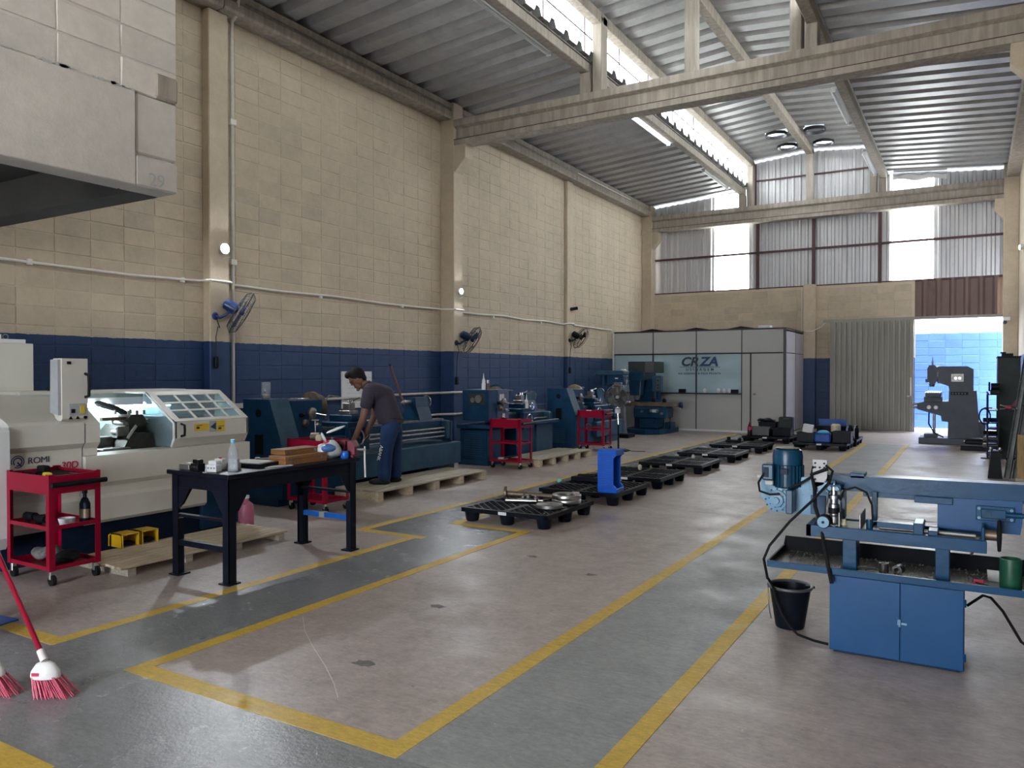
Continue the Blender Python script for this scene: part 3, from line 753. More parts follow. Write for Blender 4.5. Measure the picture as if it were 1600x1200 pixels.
wall_fan((-8.87, 12.72, 2.24), 'dark navy wall fan under the lamp behind the worker', 'navy', .85, .42)
wall_fan((-9.11, 18.25, 2.50), 'black wall fan next to the office cabin', 'black', .85, .45)
t = thing('security_camera', 'small black camera on the slim column above the cable conduit', 'camera', (-9.1, 18.33, 3.3))
MB().lathe([(.045, 0), (.05, .02), (.03, .04)], (0, 0, 0), (1, 0, 0), 12).build('mount', 'black', t)
MB().cyl((.03, 0, 0), (.14, .10, .03), .04, .045, 12).build('camera_body', 'black', t)
t = thing('security_camera', 'white box camera beside the top of the far doorway', 'camera', (.72, 23.64, 3.0))
MB().box(-.06, -.06, -.03, .10, .02, .06, .008).build('mount', 'white_metal', t)
MB().ball((-.02, -.10, -.08), .05).build('camera_body', 'mesh_grey', t)

# ================================================================ OFFICE CABIN
OY, OX0, OX1 = 21.3, -9.17, -4.25
of = thing('office_cabin', 'white panel office cabin with blue tinted window and logo', 'office', (0, 0, 0))
xs = [OX0+.03, -7.93, -6.66, -5.40, OX1]
def pan(x0, z0, x1, z1): MB().box(x0+.012, OY, z0+.012, x1-.012, OY+.05, z1-.012).build('panel', 'panel_white', of, False)
for a, b in zip(xs, xs[1:]): pan(a, 2.17, b, 2.80)
for a, b in zip(xs[:3], xs[1:4]): pan(a, .03, b, 1.05)
pan(-5.40, .03, -5.16, 2.15)
fr = MB()
for z in (1.05, 2.16): fr.box(OX0, OY-.012, z-.018, -5.40 if z < 2 else OX1, OY+.04, z+.018)
fr.box(OX0, OY-.01, 2.79, OX1, OY+.06, 2.83)
for x in xs[1:4]: fr.box(x-.012, OY-.010, .03, x+.012, OY+.04, 2.8)
fr.box(-7.95, OY-.014, 1.05, -7.91, OY+.04, 2.16); fr.box(-6.68, OY-.014, 1.05, -6.64, OY+.04, 2.16)
fr.box(-5.18, OY-.012, 0, -5.14, OY+.04, 2.16); fr.box(OX1-.06, OY-.014, 0, OX1+.004, OY+.06, 2.83)
fr.box(OX0, OY-.10, 1.035, -5.40, OY, 1.068)
fr.build('frame', 'frame_black', of, False)
MB().box(OX0, OY-.015, .0, -5.2, OY+.05, .05).build('skirting', 'white_metal', of, False)
MB().box(OX0-.02, OY-.02, 0, OX0+.03, OY+.05, 2.82).build('end_post', 'white_metal', of, False)
for a, b in zip(xs[:3], xs[1:4]): MB().box(a+.02, OY+.012, 1.07, b-.02, OY+.018, 2.14).build('window_pane', 'office_glass', of, False)
dd = MB().box(-5.14, OY-.004, .02, -4.31, OY+.04, 2.14, .003).build('door', 'panel_white', of)
MB().lathe([(.028, 0), (.028, .012), (.012, .02), (.012, .045), (.028, .055), (.026, .085), (0, .09)], (-5.05, OY-.004, 1.05), (0, -1, 0), 14).build('door_knob', 'dull_steel', dd)
for z0, z1 in ((.03, 2.15), (2.17, 2.80)):
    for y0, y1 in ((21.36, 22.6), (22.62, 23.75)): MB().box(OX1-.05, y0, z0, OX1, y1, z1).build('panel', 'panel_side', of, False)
sf = MB(); sf.box(OX1-.045, 21.3, 2.15, OX1+.006, 23.75, 2.17); sf.box(OX1-.045, 22.6, 0, OX1+.006, 22.62, 2.8); sf.box(OX1-.045, 21.3, 2.79, OX1+.008, 23.75, 2.83); sf.build('side_frame', 'frame_black', of, False)
MB().box(OX0, 23.70, 0, OX1, 23.78, 2.8).build('rear_panel', 'panel_white', of, False)
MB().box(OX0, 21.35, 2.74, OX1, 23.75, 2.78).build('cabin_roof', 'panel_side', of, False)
for x in (-8.0, -6.7, -5.45):
    MB().prism([(x-.42, 2.83), (x, 2.90), (x+.42, 2.83)], 'y', 21.4, 23.5).build('roof_cover', 'black', of, False)
MB().box(-5.05, 21.6, 2.83, -4.72, 21.9, 2.92, .02).build('roof_box', 'paper', of)
text('logo_text', 'CR', .345, 'logo_dark', of, (-6.86, OY-.016, 1.825), shear=.25, bold=.012, sx=1.1)
text('logo_text', 'ZA', .345, 'logo_blue', of, (-6.31, OY-.016, 1.825), shear=.2, bold=.012, sx=1.1)
MB().box(-7.14, OY-.017, 1.782, -5.98, OY-.015, 1.792).build('logo_rule', 'logo_dark', of, False)
text('logo_text', 'USINAGEM', .105, 'logo_dark', of, (-6.56, OY-.016, 1.685), bold=.002, spacing=1.75)
text('logo_text', 'DO DESENHO \u00c0 PE\u00c7A PRONTA', .068, 'logo_dark', of, (-6.57, OY-.016, 1.585), bold=.002, spacing=1.3)
# sill things just inside the glass
for x, lb in ((-7.05, 'small black box on the office window sill by the logo post'), (-5.58, 'small black box on the office window sill by the door')):
    tag(MB().box(x-.1, OY-.07, 1.07, x+.1, OY-.015, 1.17, .005).build('sill_box', 'black'), lb, 'box')
for k, x in enumerate((-6.40, -6.02, -5.86, -5.72)):
    tag(MB().lathe([(.02, 0), (.045, .03), (.05, .08), (.03, .12), (0, .13)], (x, OY-.05, 1.07), n=10).build('paper_flower', 'paper'), ('tiny white ball on the office sill standing apart from the other three', 'tiny white ball on the office sill second from the logo post', 'tiny white ball on the office sill between two others', 'tiny white ball on the office sill next to the black box by the door')[k], 'ornament', 'white balls on the office sill')

# ================================================================ BEIGE CNC LATHE (local x runs along the wall, local y towards it)
R90 = PI/2
cnc = thing('cnc_lathe', 'large beige CNC lathe with lit open work area', 'lathe', (-6.6, 3.2, 0), R90)
low = [(.03, .28), (0, .31), (0, .50), (.035, .53), (.035, .60), (.0, .64), (0, .88), (.30, .88), (.30, .28)]
MB().prism(low, 'x', .67, 1.90).build('apron_panel', 'beige_metal', cnc, False)
MB().prism([(.075, .28), (.045, .31), (.045, .50), (.08, .53), (.08, .60), (.045, .64), (.045, .955), (.0, 1.0), (.0, 1.175), (.03, 1.20), (.55, 1.40), (1.5, 1.40), (1.5, .28)], 'x', .05, .66).build('head_cover', 'beige_metal', cnc, False)
MB().prism([(.0, .66), (0, .88), (.30, .88), (.30, .66)], 'x', 1.90, 2.44).build('apron_panel', 'beige_metal', cnc, False)
MB().prism([(.06, .88), (.045, .885), (.045, .95), (.0, 1.0), (.0, 1.16), (.06, 1.20), (.30, 1.36), (.34, 1.36), (.36, .88)], 'x', .675, .80).build('guard_jamb', 'beige_metal', cnc, False)
MB().prism([(.02, .20), (-.05, .30), (-.05, 1.14), (-.03, 1.17), (.4, 1.17), (.4, .2)], 'x', -.28, .03).build('end_door', 'white_metal', cnc, False)
MB().box(.05, .14, 0, 2.3, 1.4, .30).build('plinth', 'navy', cnc, False)
MB().box(1.92, .10, .02, 2.42, .8, .60, .01).build('coolant_tank', 'machine_blue', cnc)
# work area
MB().box(.66, 1.0, .30, 2.46, 1.06, 1.40).build('rear_panel', 'teal_inside', cnc, False)
MB().box(.66, 1.06, 1.36, 2.46, 1.5, 1.43, .01).build('top_cover', 'beige_metal', cnc)
MB().box(.64, .36, .80, .66, 1.0, 1.39).build('spindle_wall', 'teal_inside', cnc, False)
MB().prism([(.30, .84), (1.0, .93), (1.0, .78), (.30, .78)], 'x', .66, 2.44).build('chip_tray', 'teal_inside', cnc, False)
MB().box(.68, .60, .90, 2.40, .72, .99, .008).build('bed_way', 'dull_steel', cnc)
for x in (.82, .98, 1.14, 1.30): MB().cyl((x, .595, .945), (x, .605, .945), .012, n=8).build('bolt', 'steel', cnc)
MB().prism([(.90, 1.28), (.98, 1.25), (1.0, 1.34), (.88, 1.36)], 'x', .70, 2.2).build('lamp_housing', 'white_metal', cnc, False)
MB().cyl((.74, .90, 1.285), (1.42, .90, 1.285), .022, n=10).build('lamp_tube', 'cnc_light', cnc)
MB().cyl((1.46, .93, 1.265), (2.15, .93, 1.265), .018, n=10).build('lamp_tube', 'cnc_light', cnc)
MB().lathe([(.10, 0), (.13, .02), (.13, .10), (.05, .12), (0, .12)], (.66, .80, 1.12), (1, 0, 0), 20).build('chuck', 'steel', cnc)
tu = MB().prism([(1.28, .98), (1.34, 1.06), (1.38, 1.10), (1.58, 1.10), (1.64, .98)], 'y', .52, .86).build('turret_slide', 'oily', cnc, False)
MB().prism([(1.38, 1.09), (1.36, 1.15), (1.40, 1.20), (1.52, 1.20), (1.56, 1.14), (1.54, 1.09)], 'y', .47, .74).build('tool_post', 'oily', cnc, False)
for x, z in ((1.33, 1.12), (1.58, 1.13), (1.30, 1.03)): MB().cyl((x, .46, z), (x, .62, z), .022, n=10).build('tool_holder', 'dull_steel', cnc)
MB().box(1.24, .44, 1.00, 1.36, .47, 1.09, .004).build('tool_clamp', 'dull_steel', cnc)
for k, (x, y) in enumerate(((1.38, .48), (1.46, .47), (1.54, .48), (1.38, .70), (1.54, .70))): MB().cyl((x, y, 1.2), (x, y, 1.24), .014, n=8).build('clamp_screw', 'dull_steel', cnc)
MB().box(1.14, .52, 1.15, 1.40, .57, 1.18, .004).build('boring_bar', 'brown_steel', cnc)
MB().prism([(1.24, .86), (1.30, .96), (1.40, 1.02), (1.56, 1.02), (1.62, .86)], 'y', .37, .56).build('cross_slide', 'oily', cnc, False)
MB().bar((1.28, .35, .98), (1.38, .36, 1.10), .012, .03, .003).build('chip_scraper', 'steel', cnc)
MB().box(1.02, .32, .85, 1.30, .44, .90, .008).build('way_cover', 'dull_steel', cnc)
MB().tube([(1.28, .98, 1.30), (1.32, .86, 1.30), (1.40, .70, 1.25), (1.44, .62, 1.2)], .03, 8).build('hose', 'rubber', cnc)
MB().box(1.62, .40, .86, 2.2, .94, 1.17, .02).build('tailstock', 'navy', cnc)
# sliding hood with the window grid
side = [(.10, .885), (.05, .97), (.05, 1.13), (.50, 1.415), (.56, 1.415), (.56, .885)]
MB().prism(side, 'x', 2.44, 2.46).build('hood_side', 'beige_metal', cnc, False)
MB().prism(side, 'x', 1.585, 1.59).build('hood_side_pane', 'cnc_glass', cnc, False)
MB().prism([(.10, .885), (.05, .97), (.05, 1.13), (.50, 1.415), (.53, 1.41), (.085, 1.115), (.085, .975), (.125, .885)], 'x', 1.58, 1.60).build('hood_side', 'beige_metal', cnc, False)
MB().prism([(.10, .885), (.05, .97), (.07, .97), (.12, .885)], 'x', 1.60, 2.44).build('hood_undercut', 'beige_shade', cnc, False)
MB().box(1.58, .05, .965, 2.46, .065, 1.135, .003).build('hood_front', 'beige_metal', cnc)
MB().box(1.58, .50, 1.40, 2.46, 1.08, 1.425, .004).build('hood_top', 'beige_metal', cnc)
ang = math.atan2(1.415-1.13, .45); sl = math.hypot(.285, .45)
Q = Matrix.Translation((0, .05, 1.13)) @ Matrix.Rotation(ang, 4, 'X')
fb = MB(Q)
xe = [1.58+.07, 1.85, 2.045, 2.24, 2.40]; ve = [.045, .19, .325, .465]
for x0, x1 in [(1.58, xe[0])]+[(a-.011, a+.011) for a in xe[1:4]]+[(xe[4], 2.46)]: fb.box(x0, 0, -.008, x1, sl, .008)
for v0, v1 in [(0, ve[0])]+[(a-.012, a+.012) for a in ve[1:3]]+[(ve[3], sl)]: fb.box(1.58, v0, -.0075, 2.46, v1, .0075)
fb.build('hood_frame', 'beige_metal', cnc, False)
for i in range(4):
    for j in range(3): MB(Q).box(xe[i]+.004, ve[j]+.004, -.003, xe[i+1]-.004, ve[j+1]-.004, .001).build('window_pane', 'cnc_glass', cnc, False)
MB().tube([(1.65, .05, .99), (1.65, .0, 1.0), (1.65, -.005, 1.05), (1.65, .0, 1.10), (1.65, .05, 1.11)], .012, 8).build('door_handle', 'black', cnc)
for x0, x1, mt in ((1.80, 1.965, 'warn'), (1.975, 2.06, 'ink_grey'), (2.06, 2.16, 'warn')):
    s = MB().box(x0, .046, 1.03 if mt == 'warn' and x0 < 1.9 else 1.01, x1, .0495, 1.10 if mt == 'warn' and x0 < 1.9 else 1.12).build('warning_sticker', mt, cnc, False)
MB().prism([(1.982, 1.06), (2.05, 1.105), (2.05, 1.03)], 'y', .0445, .0455).build('sticker_arrow', 'ink_navy', cnc, False)
for x, z in ((1.82, 1.05), (2.08, 1.03)):
    MB().box(x, .0445, z, x+.035, .0455, z+.022).build('sticker_print', 'ink_navy', cnc, False)
    MB().box(x, .0445, z+.03, x+.07, .0455, z+.036).build('sticker_print', 'ink_navy', cnc, False)
# pendant control
ct = MB().prism([(-.02, 1.22), (-.02, 1.73), (.11, 1.73), (.13, 1.70), (.13, 1.28), (.06, 1.20), (.0, 1.20)], 'x', .46, .68).build('control_box', 'beige_metal', cnc, False)
MB().prism([(-.005, 1.25), (.0, 1.72), (.11, 1.72), (.12, 1.27)], 'x', .435, .46).build('control_screen', 'ink_grey', ct, False)
MB().tube([(.66, -.02, 1.40), (.66, -.07, 1.41), (.66, -.075, 1.50), (.66, -.07, 1.585), (.66, -.02, 1.60)], .013, 8).build('control_handle', 'black', ct)
MB().box(.515, -.028, 1.245, .66, -.018, 1.345, .003).build('socket_panel', 'ink_grey', ct)
MB().box(.53, -.034, 1.265, .565, -.026, 1.30, .003).build('socket', 'black', ct)
MB().box(.61, -.032, 1.26, .645, -.026, 1.325).build('socket', 'warn', ct)
for x in (.53, .59): MB().prism([(x-.018, 1.213), (x+.018, 1.213), (x, 1.24)], 'y', -.025, -.018).build('warning_mark', 'black', ct, False)
MB().cyl((.655, -.03, 1.225), (.655, -.018, 1.225), .014, n=12).build('knob', 'black', ct)
MB().box(.50, -.03, 1.68, .535, -.018, 1.705, .003).build('latch', 'black', ct)
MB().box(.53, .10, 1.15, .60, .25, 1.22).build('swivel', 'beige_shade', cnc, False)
# cabinets behind
MB().box(-1.2, 1.45, .2, 1.0, 2.1, 1.90, .008).build('electric_cabinet', 'beige_metal', cnc)
MB().box(-1.2, 1.50, 1.90, .95, 2.05, 1.94).build('cabinet_cap', 'white_metal', cnc, False)
MB().box(-1.2, 1.55, 1.94, .75, 1.85, 1.985).build('cable_duct', 'white_metal', cnc, False)
MB().ring((.86, 1.7, 1.97), .025, .006, (0, 1, 0), 16, 5).build('lifting_ring', 'dull_steel', cnc)
MB().box(-1.2, 1.44, 1.45, .40, 1.452, 1.72).build('cabinet_plate', 'ink_grey', cnc, False)
for x in (1.06, 1.35): MB().box(x, 1.2, 1.43, x+.1, 1.35, 1.47, .01).build('terminal_block', 'black', cnc)
# lettering and emblem
text('maker_text', 'ROMI', .072, 'ink_navy', cnc, (.300, .042, .862))
text('model_text', '30D', .085, 'ink_red', cnc, (.555, .042, .790), bold=.001, shear=.1)
e = MB()
for R, a0, a1, wd in ((.048, -2.1, 3.55, .008), (.032, -1.9, 3.9, .010)):
    k = 26; v = []; f = []
    for i in range(k+1):
        an = a0+(a1-a0)*i/k
        for rr in (R-wd/2, R+wd/2): v.append((.135+rr*math.cos(an), .043, .885+rr*math.sin(an)))
    e.add(v, [(2*i, 2*i+1, 2*i+3, 2*i+2) for i in range(k)])
e.prism([(.128, .880), (.138, .886), (.166, .850), (.156, .844)], 'y', .042, .044)
e.build('emblem', 'logo_blue', cnc, False)

# foot pedal, duckboard, jug
t = thing('foot_pedal', 'yellow double foot pedal guard on the slatted duckboard', 'pedal', (-6.32, 4.02, .085), R90); t.scale = (.85, .85, .8)
for x in (0, .22):
    MB().prism([(.0, 0), (.0, .11), (.03, .15), (.20, .15), (.24, .12), (.24, .0), (.23, 0), (.23, .11), (.19, .138), (.035, .138), (.012, .105), (.012, 0)], 'x', x, x+.012).build('guard_side', 'yellow', t, False)
    MB().prism([(0, .0), (0, .11), (.03, .15), (.20, .15), (.20, .14), (.035, .14), (.01, .105), (.01, 0)], 'x', x, x+.01).build('guard_rib', 'yellow', t, False)
    g_ = MB(); g_.box(x, -.005, .135, x+.19, .20, .15, .004); g_.box(x, .18, .0, x+.19, .20, .15, .004); g_.box(x, -.005, 0, x+.014, .2, .15, .004); g_.box(x+.176, -.005, .0, x+.19, .2, .15, .004)
    g_.build('guard', 'yellow', t); MB().box(x+.03, .02, .02, x+.16, .16, .05, .008).build('pedal', 'black', t)
db = thing('wooden_duckboard', 'pale slatted duckboard lying in front of the beige CNC lathe', 'duckboard', (-5.70, 3.62, 0), R90)
board = MB().box(0, 0, 0, 1.72, .070, .022, .005).mesh('slat'); board.materials.append(M['wood_pale'])
for k in range(8): put('slat', board, db, (random.uniform(-.015, .015), k*.088, .062+random.uniform(-.002, .002)))
for x in (.06, .58, 1.1, 1.6): MB().box(x, .01, 0, x+.07, .69, .06).build('bearer', 'wood_grey', db, False)
t = thing('plastic_jug', 'translucent pink liquid jug on the floor behind the black bench', 'jug', (-6.52, 5.52, 0))
MB().lathe([(.075, 0), (.08, .02), (.08, .20), (.07, .24), (.03, .27), (.03, .30), (0, .30)], n=16).build('jug_body', 'pink_liquid', t)
MB().cyl((0, 0, .30), (0, 0, .33), .035, n=12).build('cap', 'white_metal', t)
t = thing('coiled_cable', 'black coiled cable hanging on the CNC coolant tank', 'cable', (-6.64, 5.28, .1))
c_ = MB()
for k in range(4): c_.ring((.02, .08+k*.03, .22+.03*k), .13+.012*k, .005, (1, .1*k, .15), 26, 5)
c_.build('coil', 'rubber', t)

# ================================================================ ENGINE LATHES
def lathe_machine(loc, label, L, wedge, hs, front='machine_blue', tray_z=.52):
    t = thing('engine_lathe', label, 'lathe', loc, R90, 'blue engine lathes along the wall')
    D = .62; top = 1.29
    if wedge:
        MB().prism([(-.10, .10), (-.10, .70), (.12, top), (D-.05, top), (D-.05, .10)], 'x', 0, .30).build('end_cover', 'machine_blue', t, False)
        MB().prism([(-.105, .72), (-.103, .73), (.115, top-.012), (.10, top-.012), (-.112, .72)], 'x', .0, .30).build('cover_front', 'machine_blue_light', t, False)
        MB().cyl((-.002, .30, 1.12), (.0, .30, 1.12), .05, n=16).build('port', 'black', t)
        MB().box(-.006, .22, .62, .0, .36, .86).build('name_plate', 'black', t, False)
        MB().box(.30, .08, .78, hs, D-.05, top-.02, .012).build('headstock', front, t)
        MB().box(.02, .0, 0, hs+.35, D, .78, .01).build('base_cabinet', 'machine_blue', t)
    else:
        MB().box(0, .02, .78, .30, D-.05, top+.03, .012).build('end_cover', 'machine_blue', t)
        MB().box(.30, .0, .78, hs, D-.05, top+.03, .01).build('headstock', front, t)
        MB().box(-.005, .10, 1.06, .0, .42, 1.25).build('gear_recess', 'oily', t, False)
        for y, z, r in ((.22, 1.16, .07), (.34, 1.14, .045)): MB().cyl((-.02, y, z), (0, y, z), r, n=18).build('gear', 'dull_steel', t)
        MB().box(.0, .05, .10, .55, D, .62, .01).build('base_cabinet', 'machine_blue', t)
        MB().box(-.02, .02, 0, .57, D+.02, .10).build('plinth', 'machine_blue', t, False)
        for k in range(11): MB().box(-.010, .14, .16+k*.038, .0, .52, .172+k*.038).build('louver', 'machine_blue_light', t, False)
        MB().box(.40, -.006, 1.10, .48, .0, 1.24).build('chart_plate', 'paper', t, False)
        MB().box(.34, -.006, 1.13, .39, .0, 1.24).build('chart_plate', 'white_metal', t, False)
        MB().box(.34, -.02, .80, .42, -.01, .93, .0, Matrix.Rotation(.08, 4, 'Y')).build('hanging_note', 'paper', t, False)
    # controls
    for x, z, r, mt in ((hs-.20, 1.10, .07, 'dull_steel'), (hs-.32, .98, .045, 'brown_steel'), (hs-.12, .95, .03, 'steel'), (hs-.38, 1.08, .03, 'black')):
        y = .08 if wedge else 0
        k_ = MB().lathe([(r, 0), (r, .03), (r*.5, .05), (r*.4, .07), (0, .07)], (x, y, z), (0, -1, 0), 16).build('speed_dial', mt, t)
    MB().cyl((hs-.20, .02, 1.10), (hs-.08, -.06, 1.07), .007, n=6).build('gear_lever', 'chrome', t)
    MB().cyl((hs-.32, .02, .98), (hs-.36, -.05, 1.05), .007, n=6).build('gear_lever', 'chrome', t)
    MB().lathe([(.10, 0), (.205, .015), (.205, .075), (.17, .08), (.17, .17), (.06, .18), (.06, .19), (0, .19)], (hs, .33, 1.16), (1, 0, 0), 26).build('chuck', 'brown_steel', t)
    for k in range(3):
        a = 2*PI*k/3+.5; c = (hs+.20, .33+.09*math.cos(a), 1.16+.09*math.sin(a)); MB().box(c[0]-.03, c[1]-.025, c[2]-.025, c[0]+.02, c[1]+.025, c[2]+.025, .004).build('chuck_jaw', 'dull_steel', t)
    if not wedge: MB().tube([(hs+.05, .14+.0*k_.location.x, 1.20+.0) if i == 0 else (hs+.09, .33-.24*math.cos(i*.35), 1.16+.24*math.sin(i*.35)) for i in range(8)], .012, 6).build('chuck_guard', 'machine_blue', t)
    # bed, rods
    MB().box(hs-.05, .14, .72, L-.06, .50, .86, .01).build('bed', 'machine_blue', t)
    for y in (.19, .27, .42, .48): MB().box(hs+.1, y-.02, .86, L-.1, y+.02, .885).build('way', 'dull_steel', t, False)
    for z, r in ((.80, .016), (.74, .018), (.67, .014)): MB().cyl((hs-.02, .09, z-.06), (L-.12, .09, z-.06), r, n=10).build('feed_rod', 'dull_steel', t)
    MB().box(L-.20, .04, .56, L-.10, .16, .86, .015).build('rod_bracket', 'machine_blue_light', t)
    MB().box(L-.06, .06, .52, L, .24, .84, .015, ).build('rod_bracket', 'machine_blue_light', t)
    # carriage
    cx = hs+.75 if not wedge else hs+.62
    MB().box(cx-.22, .02, .86, cx+.25, .58, .95, .012).build('saddle', 'machine_blue', t)
    MB().box(cx-.2, .0, .56, cx+.2, .10, .88, .012).build('apron', 'machine_blue', t)
    MB().box(cx-.10, .06, .95, cx+.12, .48, 1.04, .01).build('cross_slide', 'machine_blue', t)
    MB().box(cx-.07, .12, 1.04, cx+.10, .32, 1.10, .008).build('compound_slide', 'dull_steel', t)
    MB().box(cx-.05, .15, 1.10, cx+.07, .27, 1.20, .006).build('tool_post', 'dull_steel', t)
    for dx in (-.03, .05): MB().cyl((cx+dx, .18, 1.2), (cx+dx, .18, 1.24), .012, n=8).build('tool_screw', 'steel', t)
    MB().cyl((cx+.01, .21, 1.20), (cx+.13, .12, 1.27), .008, n=6).build('tool_lever', 'chrome', t)
    MB().ring((cx-.08, -.05, .74), .10, .012, (0, 1, 0), 24, 6).cyl((cx-.08, 0, .74), (cx-.08, -.06, .74), .025, n=10).build('hand_wheel', 'chrome', t)
    MB().ring((cx+.0, -.06, .99), .06, .009, (0, 1, 0), 18, 6).cyl((cx, .06, .99), (cx, -.07, .99), .012, n=8).build('hand_wheel', 'chrome', t)
    for dx in (.06, .13): MB().cyl((cx+dx, 0, .68), (cx+dx+.02, -.07, .76), .007, n=6).build('clutch_lever', 'chrome', t)
    MB().tube([(cx-.2, .45, .95), (cx-.22, .46, 1.2), (cx-.15, .42, 1.30), (cx-.02, .36, 1.28)], .012, 6).build('coolant_hose', 'dull_steel', t)
    # tailstock
    tx = L-.75
    MB().prism([(.15, .885), (.18, .98), (.22, 1.08), (.24, 1.23), (.42, 1.23), (.44, 1.08), (.48, .98), (.5, .885)], 'x', tx, tx+.32).build('tailstock', 'machine_blue', t, False)
    MB().cyl((tx-.18, .33, 1.16), (tx, .33, 1.16), .035, n=14).build('quill', 'dull_steel', t)
    MB().cyl((tx-.24, .33, 1.16), (tx-.18, .33, 1.16), .004, .03, n=12).build('centre_point', 'steel', t)
    MB().ring((tx+.40, .33, 1.16), .09, .011, (1, 0, 0), 22, 6).cyl((tx+.32, .33, 1.16), (tx+.42, .33, 1.16), .02, n=10).build('hand_wheel', 'chrome', t)
    # chip pan and legs
    MB().box(hs+.3 if wedge else -.06, -.10 if wedge else -.10, tray_z-.34 if wedge else tray_z, L, D+.04, tray_z if wedge else tray_z+.07, .012).build('chip_pan', 'machine_blue' if not wedge else 'machine_blue_light', t)
    if wedge: MB().box(L-.7, .02, 0, L-.02, D-.04, tray_z-.34).build('foot_base', 'machine_blue_light', t, False); MB().box(hs+.35, .10, .02, L-.7, D-.1, tray_z-.3).build('foot_recess', 'navy', t, False)
    else:
        MB().box(1.0, .05, 0, L-.75, D, tray_z).build('middle_panel', 'machine_blue', t, False); MB().box(L-.72, .02, 0, L-.06, D+.02, tray_z, .008).build('tail_cabinet', 'machine_blue_light', t)
    return t
l2 = lathe_machine((-7.15, 6.5, 0), 'long dark blue lathe the bent-over worker is using', 3.75, True, .86)
l3 = lathe_machine((-7.18, 11.3, 0), 'blue lathe with louvred cabinet and grey control panel', 2.45, False, .66, 'machine_grey_blue', .64)
l4 = lathe_machine((-7.32, 14.75, 0), 'blue lathe behind the pedestal fan and cart', 2.6, True, .80)
MB().box(-.008, .10, .10, .0, .50, .42).build('louver_panel', 'machine_blue', l4, False)
for k in range(7): MB().box(-.016, .14, .13+k*.04, .0, .46, .142+k*.04).build('louver', 'machine_blue_light', l4, False)

# loose things on the lathes
def jar(loc, label):
    t = thing('glass_jar', label, 'jar', loc); MB().lathe([(.05, 0), (.055, .02), (.055, .20), (.05, .21)], n=16).build('jar_wall', 'bottle_plastic', t)
    MB().lathe([(.048, .004), (.048, .05), (0, .06)], n=12).build('contents', 'brown_steel', t); MB().ball((.02, -.03, .085), (.02, .01, .012), 8, 6).build('red_tag', 'ink_red', t)
jar((-7.45, 6.62, 1.29), 'tall clear jar with scraps on the end of the worker lathe')
def squeeze(loc, label, h=.15):
    t = thing('squeeze_bottle', label, 'bottle', loc, 0, 'white squeeze oilers')
    MB().lathe([(.035, 0), (.038, .01), (.038, h*.7), (.030, h*.85), (.036, h), (.02, h+.02)], n=14).build('bottle_body', 'bag_white', t)
    MB().lathe([(.03, h+.02), (.012, h+.05), (.004, h+.14), (0, h+.14)], n=10).build('nozzle', 'bag_white', t)
squeeze((-7.40, 11.46, 1.32), 'white squeeze oiler standing on the louvred lathe headstock')
squeeze((-7.24, 12.7, .95), 'white squeeze oiler on the carriage of the louvred lathe', .12)
t = thing('paint_tin', 'small rusty brown tin next to the white oiler', 'tin', (-7.40, 11.60, 1.32))
MB().cyl((0, 0, 0), (0, 0, .11), .032, n=14).build('tin_body', 'brown_steel', t); MB().cyl((0, 0, .11), (0, 0, .17), .028, n=14).build('tin_top', 'steel', t)
for y, dx, L_, mt, lb in ((6.98, .05, .16, 'brown_steel', 'brown steel clamp piece on the worker lathe headstock'), (7.10, .0, .22, 'steel', 'bright spanner lying on the worker lathe headstock'), (7.22, .08, .14, 'dull_steel', 'dark chuck key lying on the worker lathe headstock')):
    m = MB(Matrix.Rotation(.3+dx*5, 4, 'Z')); m.box(-L_/2, -.012, 0, L_/2, .012, .014, .004); m.cyl((L_/2, 0, 0), (L_/2, 0, .016), .026, n=10); m.cyl((-L_/2, 0, 0), (-L_/2, 0, .016), .02, n=10)
    tag(m.build('hand_tool', mt, None, True, (-7.38-dx, y, 1.272)), lb, 'tool')
t = thing('drawing_board', 'white lined sheet board hung on the wall behind the worker', 'board', (-9.195, 10.15, 1.33))
MB().box(0, -.33, -.32, .02, .40, .31).build('sheet', 'paper', t, False); MB().box(0, -.36, -.32, .03, -.25, .31).build('edge_strip', 'white_metal', t, False)
for k in range(6): MB().box(.02, -.24, -.25+k*.09, .0215, .40, -.246+k*.09).build('line_print', 'ink_grey', t, False)
t = thing('red_pole', 'dark red pole leaning behind the worker on the lathe bed', 'pole', (0, 0, 0))
MB().tube([(-7.62, 9.62, .90), (-7.92, 9.55, 1.72)], .02, 8).build('pole_shaft', 'pole_red', t); MB().cyl((-7.92, 9.55, 1.72), (-7.93, 9.548, 1.75), .021, n=8).build('cap', 'black', t)

